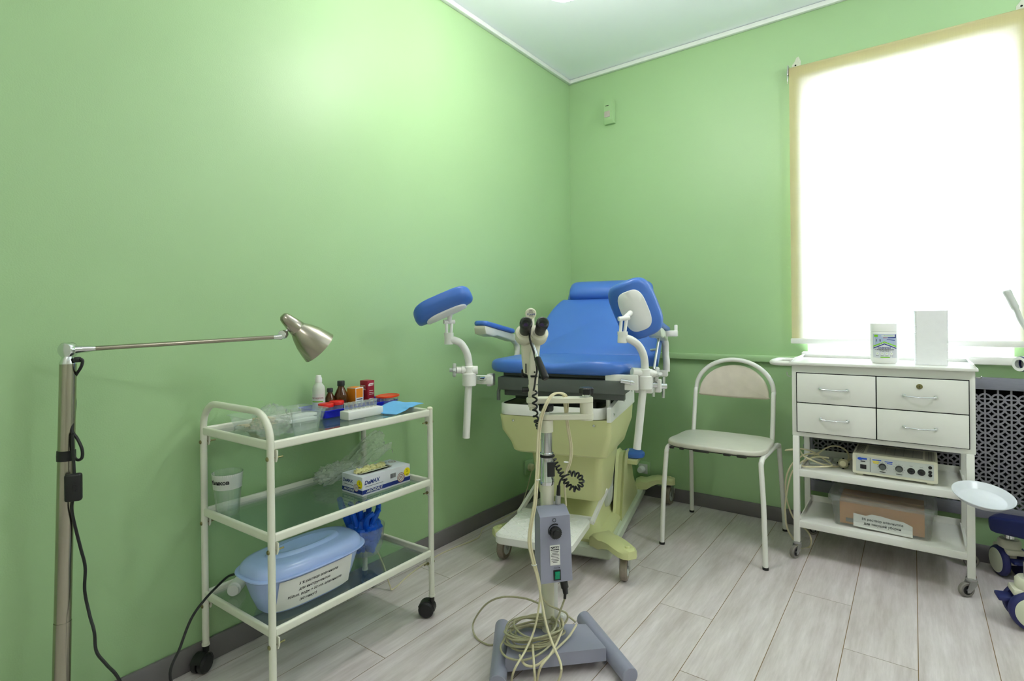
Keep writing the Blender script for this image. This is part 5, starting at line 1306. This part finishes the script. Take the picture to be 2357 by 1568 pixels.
# electrosurgical unit and a coiled mains cable on the middle shelf
MZ = .378
eu = thing('electrosurgical_unit', 'beige electrosurgical unit with two dark dials on the cart shelf', 'medical device', (1.677, -.262, MZ), math.radians(-1.0))
W_, D_, H_ = .276, .20, .082
q = MB(); 
q.loft([[(x, y, z) for x, z in rrect(-W_ / 2, W_ / 2, .010, .010 + H_, .005, 3)] for y in (-D_ / 2, -D_ / 2 + .003, D_ / 2 - .003, D_ / 2)])
for x in (-.115, .115):
    for y in (-.075, .075): q.box((x, y, .006), (.022, .022, .012), bev=.002)
bd = ob('case', q, m_cream, eu)
q = MB(); M = frame((0, -D_ / 2 - .0008, 0), (1, 0, 0), (0, -1, 0))
q.box((0, .051, -.0005), (.252, .062, .002), 0, M, bev=.0008)
fp = ob('front_panel', q, m_lgrey, eu)
q = MB(); M2 = frame((0, -D_ / 2 - .0022, 0), (1, 0, 0), (0, -1, 0))
q.rect(-.078, -.0765, .022, .078, 0, 1, M2)
q.add([(-.112 + .006 * math.cos(a) * 1.5, .0715 + .0055 * math.sin(a), 0) for a in [2 * PI * k / 20 for k in range(20)]], [list(range(20))], 0, M2); q.rect(-.108, -.088, .069, .076, .0001, 0, M2)
q.rect(-.110, -.094, .060, .0635, .0001, 1, M2)
for x, y, w, mi in ((-.055, .073, .030, 0), (-.0585, .0665, .022, 2), (-.058, .061, .018, 2), (-.016, .071, .026, 0), (-.013, .0645, .018, 0)): q.rect(x - w / 2, x + w / 2, y - .0015, y + .0018, .0001, mi, M2)
for cx in (-.036, .018):
    for k in range(9): a = math.radians(225 - 33.75 * k); q.disc(cx + .0175 * math.cos(a), .050 + .0175 * math.sin(a), .0009, .0001, 1, M2, 8)
    q.rect(cx - .010, cx + .010, .027, .029, .0001, 1, M2)
for x in (.056, .088): q.rect(x - .005, x + .005, .066, .067, .0001, 1, M2)
ob('print', q, [mat('bright blue ink', S(30, 80, 200), .5), m_ink, m_yellow], fp, fix=False, smooth=0)
for cx in (-.036, .018): ob('dial', MB().lathe([(0, 0), (.0125, 0), (.0128, .004), (.0105, .010), (.0095, .014), (0, .014)], 24, [0, 0, 0, 0, 1], M2 @ Matrix.Translation((cx, .050, 0))), [m_black, m_dgrey], fp)
for cx in (.056, .088): ob('outlet_port', MB().lathe([(0, .001), (.004, .001), (.005, .003), (.0115, .003), (.0125, 0)], 24, 0, M2 @ Matrix.Translation((cx, .047, 0))), m_black, fp)
for cy in (.070, .052, .040): ob('jack', MB().lathe([(0, .001), (.002, .001), (.0025, .0025), (.0058, .0025), (.0062, 0)], 18, 0, M2 @ Matrix.Translation((.115, cy, 0))), m_black, fp)
ob('power_switch', MB().box((-.101, .040, .001), (.021, .017, .004), 0, M2, bev=.001).box((-.101, .0415, .003), (.012, .010, .003), 0, M2 @ Matrix.Identity(4), bev=.001), m_black, fp)
q = MB(); Mt = T((0, 0, .010 + H_ + .0005))
for s0 in (-.128, .102):
    for k in range(8): q.box((s0 + k * .0036, 0, 0), (.0014, .17, .001), 0, Mt)
q.rect(-.092, .092, -.07, .075, .0001, 1, Mt)
for x in (-.03, 0, .03, .06): q.rect(x, x + .001, -.068, .073, .0003, 0, Mt)
for r_ in range(5):
    for k in range(5): q.rect(-.085 + k * .035, -.065 + k * .035, -.05 + r_ * .024, -.048 + r_ * .024, .0003, 0, Mt)
ob('top_label', q, [m_dgrey, mat('grey label', S(168, 168, 160), .5)], eu, fix=False, smooth=0)
# loose cream cable with plug
q = MB()
def dy(px, py, y): return on_y(px, py, y)
P = [Vector((1.52, -.20, MZ + .03)), dy(1932, 1078, -.26), dy(1905, 1072, -.3), dy(1880, 1064, -.34), dy(1850, 1050, -.36), dy(1838, 1036, -.33), dy(1808, 1037, -.30), dy(1840, 1033, -.26), dy(1870, 1040, -.25), dy(1898, 1058, -.27), dy(1915, 1072, -.32), dy(1880, 1075, -.37), dy(1850, 1074, -.37), dy(1846, 1066, -.33), dy(1870, 1052, -.26), dy(1905, 1030, -.20), dy(1930, 1028, -.18), dy(1950, 1040, -.18), dy(1952, 1058, -.2), dy(1935, 1068, -.28)]
P = [Vector((p_.x, p_.y, max(p_.z, MZ + .0045))) for p_ in P]
q.tube(spline(P, 7), .0036, 8)
P = [dy(1908, 1054, -.30), dy(1880, 1052, -.30), dy(1852, 1060, -.31), dy(1838, 1070, -.34), dy(1822, 1090, -.365), dy(1812, 1130, -.365), dy(1807, 1175, -.365), dy(1812, 1215, -.36), dy(1826, 1242, -.345), on_z(1840, 1262, .004), on_z(1862, 1260, .004), dy(1867, 1245, -.36), dy(1860, 1225, -.34), dy(1842, 1208, -.30), dy(1828, 1195, -.28), dy(1815, 1165, -.29), dy(1808, 1130, -.30), dy(1811, 1095, -.31), dy(1824, 1068, -.31), dy(1845, 1050, -.29), dy(1862, 1045, -.28), dy(1885, 1046, -.27)]
q.tube(spline(P, 7), .0036, 8)
q.lathe([(0, 0), (.0185, 0), (.0195, .004), (.0195, .016), (.012, .028), (0, .03)], 22, 0, frame((1.497, -.27, MZ + .0215), (1, 0, 0), (-.1, -1, .15)))
for a in (0, PI / 2, PI, 3 * PI / 2): q.box((.0195 * math.cos(a), .0195 * math.sin(a), .008), (.006, .006, .018), 1, frame((1.497, -.27, MZ + .0215), (1, 0, 0), (-.1, -1, .15)))
tag(ob('mains_cable', q, [m_creamcord, m_hole], origin=True), 'tangled cream cable with a round plug hanging off the cart shelf', 'cable')
for k, (x, y, rz, w) in enumerate(((1.412, -.25, .25, .10), (1.405, -.225, -.1, .09))):
    q = MB().cushion(rrect(-w / 2, w / 2, -.03, .03, .003), 0, .011, .003, .001)
    o = tag(ob('electrode_pad', q, m_lgrey), ('flat grey electrode plate lying on the cart shelf under the cable', 'second flat grey plate stacked on the electrode plate')[k], 'plate'); o.location = (x, y, MZ + .0004 + k * .0118); o.rotation_euler = (0, 0, rz)

# clear bin with cardboard on the lower shelf
SZ = .160
bi = thing('storage_bin', 'clear lidded storage bin with a torn paper label on the bottom cart shelf', 'bin', (1.630, -.255, SZ))
def br_(hx_, hy_, z, r=.02): return [(x, y, z) for x, y in rrect(-hx_, hx_, -hy_, hy_, r, 4)]
q = MB().loft([br_(.150, .098, 0), br_(.160, .108, .003), br_(.172, .118, .115), br_(.175, .121, .117), br_(.175, .121, .120), br_(.170, .1155, .118), br_(.1575, .1055, .005), br_(.14, .09, .003)])
ob('bin_body', q, m_binp, bi)
q = MB().loft([br_(.176, .122, .106), br_(.181, .126, .107), br_(.182, .127, .121), br_(.176, .122, .127), br_(.150, .096, .129), br_(.147, .093, .133), br_(.05, .03, .133)]); ob('lid', q, m_binp, bi)
q = MB(); top_ = [(-.098, .062), (-.08, .060), (-.055, .058), (-.035, .067), (-.005, .066), (.03, .061), (.07, .058), (.092, .049), (.098, .046)]
V = [(-.098, 0, .008)] ; pol = [(-.098, .010), (.098, .004)] + top_[::-1]
Mb = frame((.006, -.1080 - .0012, .0), (1, 0, 0), (0, -1, .085))
q.add([(x, y, .001) for x, y in pol], [list(range(len(pol)))], 0, Mb)
q.text('5% раствор аламинола', .0125, Mb @ Matrix.Translation((.0, .044, .0018)), 1, .03); q.text('для текущей уборки', .0125, Mb @ Matrix.Translation((.0, .027, .0018)), 1, .03)
ob('label', q, [m_paper, m_ink], bi, fix=False, smooth=0)
bo = tag(ob('cardboard_box', MB().box((0, 0, .049), (.284, .178, .096), bev=.001).box((-.06, -.0895, .018), (.12, .001, .016), 1), [m_cardboard, m_dgrey]), 'brown cardboard box inside the clear bin', 'box'); bo.location = (1.630, -.255, SZ + .0062)

# round white tray clipped to the right leg
pt = thing('round_tray', 'round white tray clipped to the right front leg of the drawer cart', 'tray', (1.931, -.500, .392))
Mt = frame((0, 0, 0), (.985, .0, -.10), (.06, -.26, .96))
q = MB().lathe([(0, 0), (.064, 0), (.068, .001), (.082, .018), (.0865, .0205), (.0865, .0225), (.081, .0205), (.067, .0045), (.062, .003), (0, .003)], 56, 0, Mt @ Matrix.Translation((0, 0, -.004)))
ob('dish', q, m_dish, pt)
q = MB().tube(spline([Vector((-.02, .03, -.006)), Vector((-.024, .06, -.015)), Vector((-.025, .09, -.015)), Vector((-.025, .0955, -.015))], 5), .005, 10).box((-.025, .108, -.012), (.030, .030, .03), bev=.003)
ob('clip', q, m_whiteplastic, pt)

# ------------------------------------------------------------------ navy wheeled machine at the frame's right edge
nm = thing('wheeled_machine', 'navy and cream wheeled medical machine cut off by the right edge', 'medical machine', (2.30, -.33, 0))
def n_(x, y, z): return Vector((x - 2.30, y + .33, z))
q = MB()
def beam(a, b_, w, h0, h1):
    a, b_ = Vector(a), Vector(b_); d = b_ - a; L = d.length; M = frame(a, d, (0, 0, 1)); R = []
    for t, ww, dz in ((-.04, .6, .012), (-.02, .9, .004), (.02, 1, 0), (.98, 1, 0), (1.0, .9, .004)):
        h = h0 + (h1 - h0) * t; R.append([(t * L, y * ww, z) for y, z in rrect(-w / 2, w / 2, -h / 2 + dz, h / 2 - dz, .010, 4)])
    q.loft(R, 0, M)
beam(n_(1.998, -.135, .212), n_(2.36, -.28, .24), .085, .062, .09)
beam(n_(2.066, -.535, .206), n_(2.36, -.36, .24), .085, .062, .09)
ob('base_beam', q, m_navy, nm)
ob('base_housing', MB().box(n_(2.40, -.32, .26), (.24, .36, .20), bev=.03, seg=3), m_cream, nm)
ob('column', MB().cyl(n_(2.40, -.32, .34), n_(2.40, -.32, 1.02), .045, 24), m_cream, nm)
def twin(x, y, ang, sc_):
    M = T(n_(x, y, 0), ang) @ Matrix.Scale(sc_, 4); q = MB()
    for sg in (-1, 1):
        q.lathe([(0, 0), (.040, 0), (.046, .002), (.054, .006), (.058, .013), (.058, .021), (.054, .026), (0, .026)], 40, [1, 1, 0, 0, 0, 0, 0], M @ frame((0, sg * .048, .058), (1, 0, 0), (0, -sg, 0)))
    w = ob('caster_wheel', q, [mat('navy tyre', S(34, 38, 92), .5), mat('cream hub', S(214, 218, 196), .4)], nm)
    q = MB().box((.004, 0, .104), (.10, .062, .022), 0, M, bev=.008).lathe([(0, .11), (.034, .11), (.036, .116), (.036, .138), (.030, .146), (0, .146)], 28, 0, M).box((0, 0, .07), (.03, .036, .05), 0, M, bev=.003)
    h_ = ob('caster_housing', q, m_cream, nm)
    ob('brake_pedal', MB().box((-.052, 0, .084), (.036, .05, .012), 0, M @ Matrix.Rotation(-.1, 4, 'Y'), bev=.004), m_navy, h_)
    ob('neck', MB().cyl(M @ Vector((0, 0, .142)), M @ Vector((0, 0, .19)), .018, 18), m_chrome, h_)
twin(2.040, -.100, 1.95, 1.0); twin(2.046, -.535, .12, 1.12)
# lifting handle and hose rest on the far side of the column
q = MB()
h0 = n_(*on_y(2318, 672, -.30)); h1 = n_(*on_y(2357, 748, -.30)); h2 = h1 + (h1 - h0) * 1.0 + Vector((.03, 0, .0)); 
q.tube(spline([h0 + Vector((0, 0, .0)), h0.lerp(h1, .25), h0.lerp(h1, .6), h1, h2, n_(2.34, -.31, .86), n_(2.40, -.32, .84)], 6), [.013] * 3 + [.0118] * 8 + [.0085] * 12 + [.012] * 14, 14)
q.lathe([(0, 0), (.0125, 0), (.0115, .005), (0, .008)], 14, 0, along(h0, h0 - (h1 - h0)))
ob('handle_arm', q, m_lgrey, nm)
rg = n_(*on_y(2357, 838, -.30)); q = MB()
q.lathe([(.016, -.02), (.026, -.02), (.028, -.012), (.028, .012), (.026, .02), (.016, .02)], 26, [0, 1, 0, 1, 0], frame(rg, (0, 0, 1), (-.7, -.7, 0)))
q.cyl(rg + Vector((.02, .01, 0)), n_(2.40, -.32, .80), .012, 14); ob('hose_rest', q, [m_whiteplastic, m_navy], nm)
# ------------------------------------------------------------------ light
def emit(name, col, st):
    mt = bpy.data.materials.new(name); mt.use_nodes = True; N = mt.node_tree.nodes; b = N['Principled BSDF']
    nz = N.new('ShaderNodeTexNoise'); nz.inputs['Scale'].default_value = 3
    b.inputs['Base Color'].default_value = (.8, .8, .8, 1); b.inputs['Emission Color'].default_value = col; b.inputs['Emission Strength'].default_value = st; return mt
def ceiling_lamp(x, y, zb, power, label, col=(1.0, .97, .93, 1)):
    t = thing('ceiling_light', label, 'ceiling light', (x, y, zb)); r = .1; top = RZ - zb
    q = MB().lathe([(0, top), (.07, top), (.07, top - .012), (.012 if top > .3 else .05, top - .03), (.012 if top > .3 else .05, r * 1.9), (0, r * 1.9)], 32)
    ob('canopy', q, m_white, t)
    ob('globe', MB().lathe([(.03, r * 1.95)] + [(r * math.sin(a), r - r * math.cos(a)) for a in [PI * k / 20 for k in range(18, -1, -1)]], 40), emit('lamp globe', col, power / (4 * PI * PI * r * r)), t)
    return t
ceiling_lamp(.78, -1.36, 2.15, 29, 'round globe ceiling light near the corner above the examination chair')
ceiling_lamp(2.78, -1.05, 2.02, 32, 'unseen pendant globe light added on the window side to brighten the left wall', (.93, .97, 1.0, 1))  # added out-of-view lamp, lifts the left wall with cool light
ceiling_lamp(1.60, -3.5, 2.06, 12, 'round pendant globe light behind the camera')
# daylight outside the window
sd = bpy.data.lights.new('daylight', 'AREA'); sd.shape = 'RECTANGLE'; sd.size = 1.6; sd.size_y = 2.0; sd.energy = 560; sd.color = (.74, .85, 1.0)
so_ = bpy.data.objects.new('daylight', sd); COL.objects.link(so_); so_.location = (1.7, .95, 1.75); so_.rotation_euler = (math.radians(-82), 0, 0)
w = bpy.data.worlds.new('world'); sc.world = w; w.use_nodes = True
N = w.node_tree.nodes; L = w.node_tree.links
bg = N['Background']; bg.inputs['Strength'].default_value = 1.4; bg.inputs['Color'].default_value = (.88, .93, 1.0, 1)
sc.view_settings.view_transform = 'Standard'; sc.view_settings.look = 'None'; sc.view_settings.exposure = 0.0; sc.view_settings.gamma = 1.0
sc.view_settings.use_curve_mapping = False
try:
    sc.cycles.max_bounces = 10; sc.cycles.diffuse_bounces = 5; sc.cycles.glossy_bounces = 4; sc.cycles.transmission_bounces = 6; sc.cycles.transparent_max_bounces = 24
    sc.cycles.use_denoising = True; sc.cycles.sample_clamp_indirect = 6.0; sc.cycles.caustics_reflective = False; sc.cycles.caustics_refractive = False
except Exception: pass
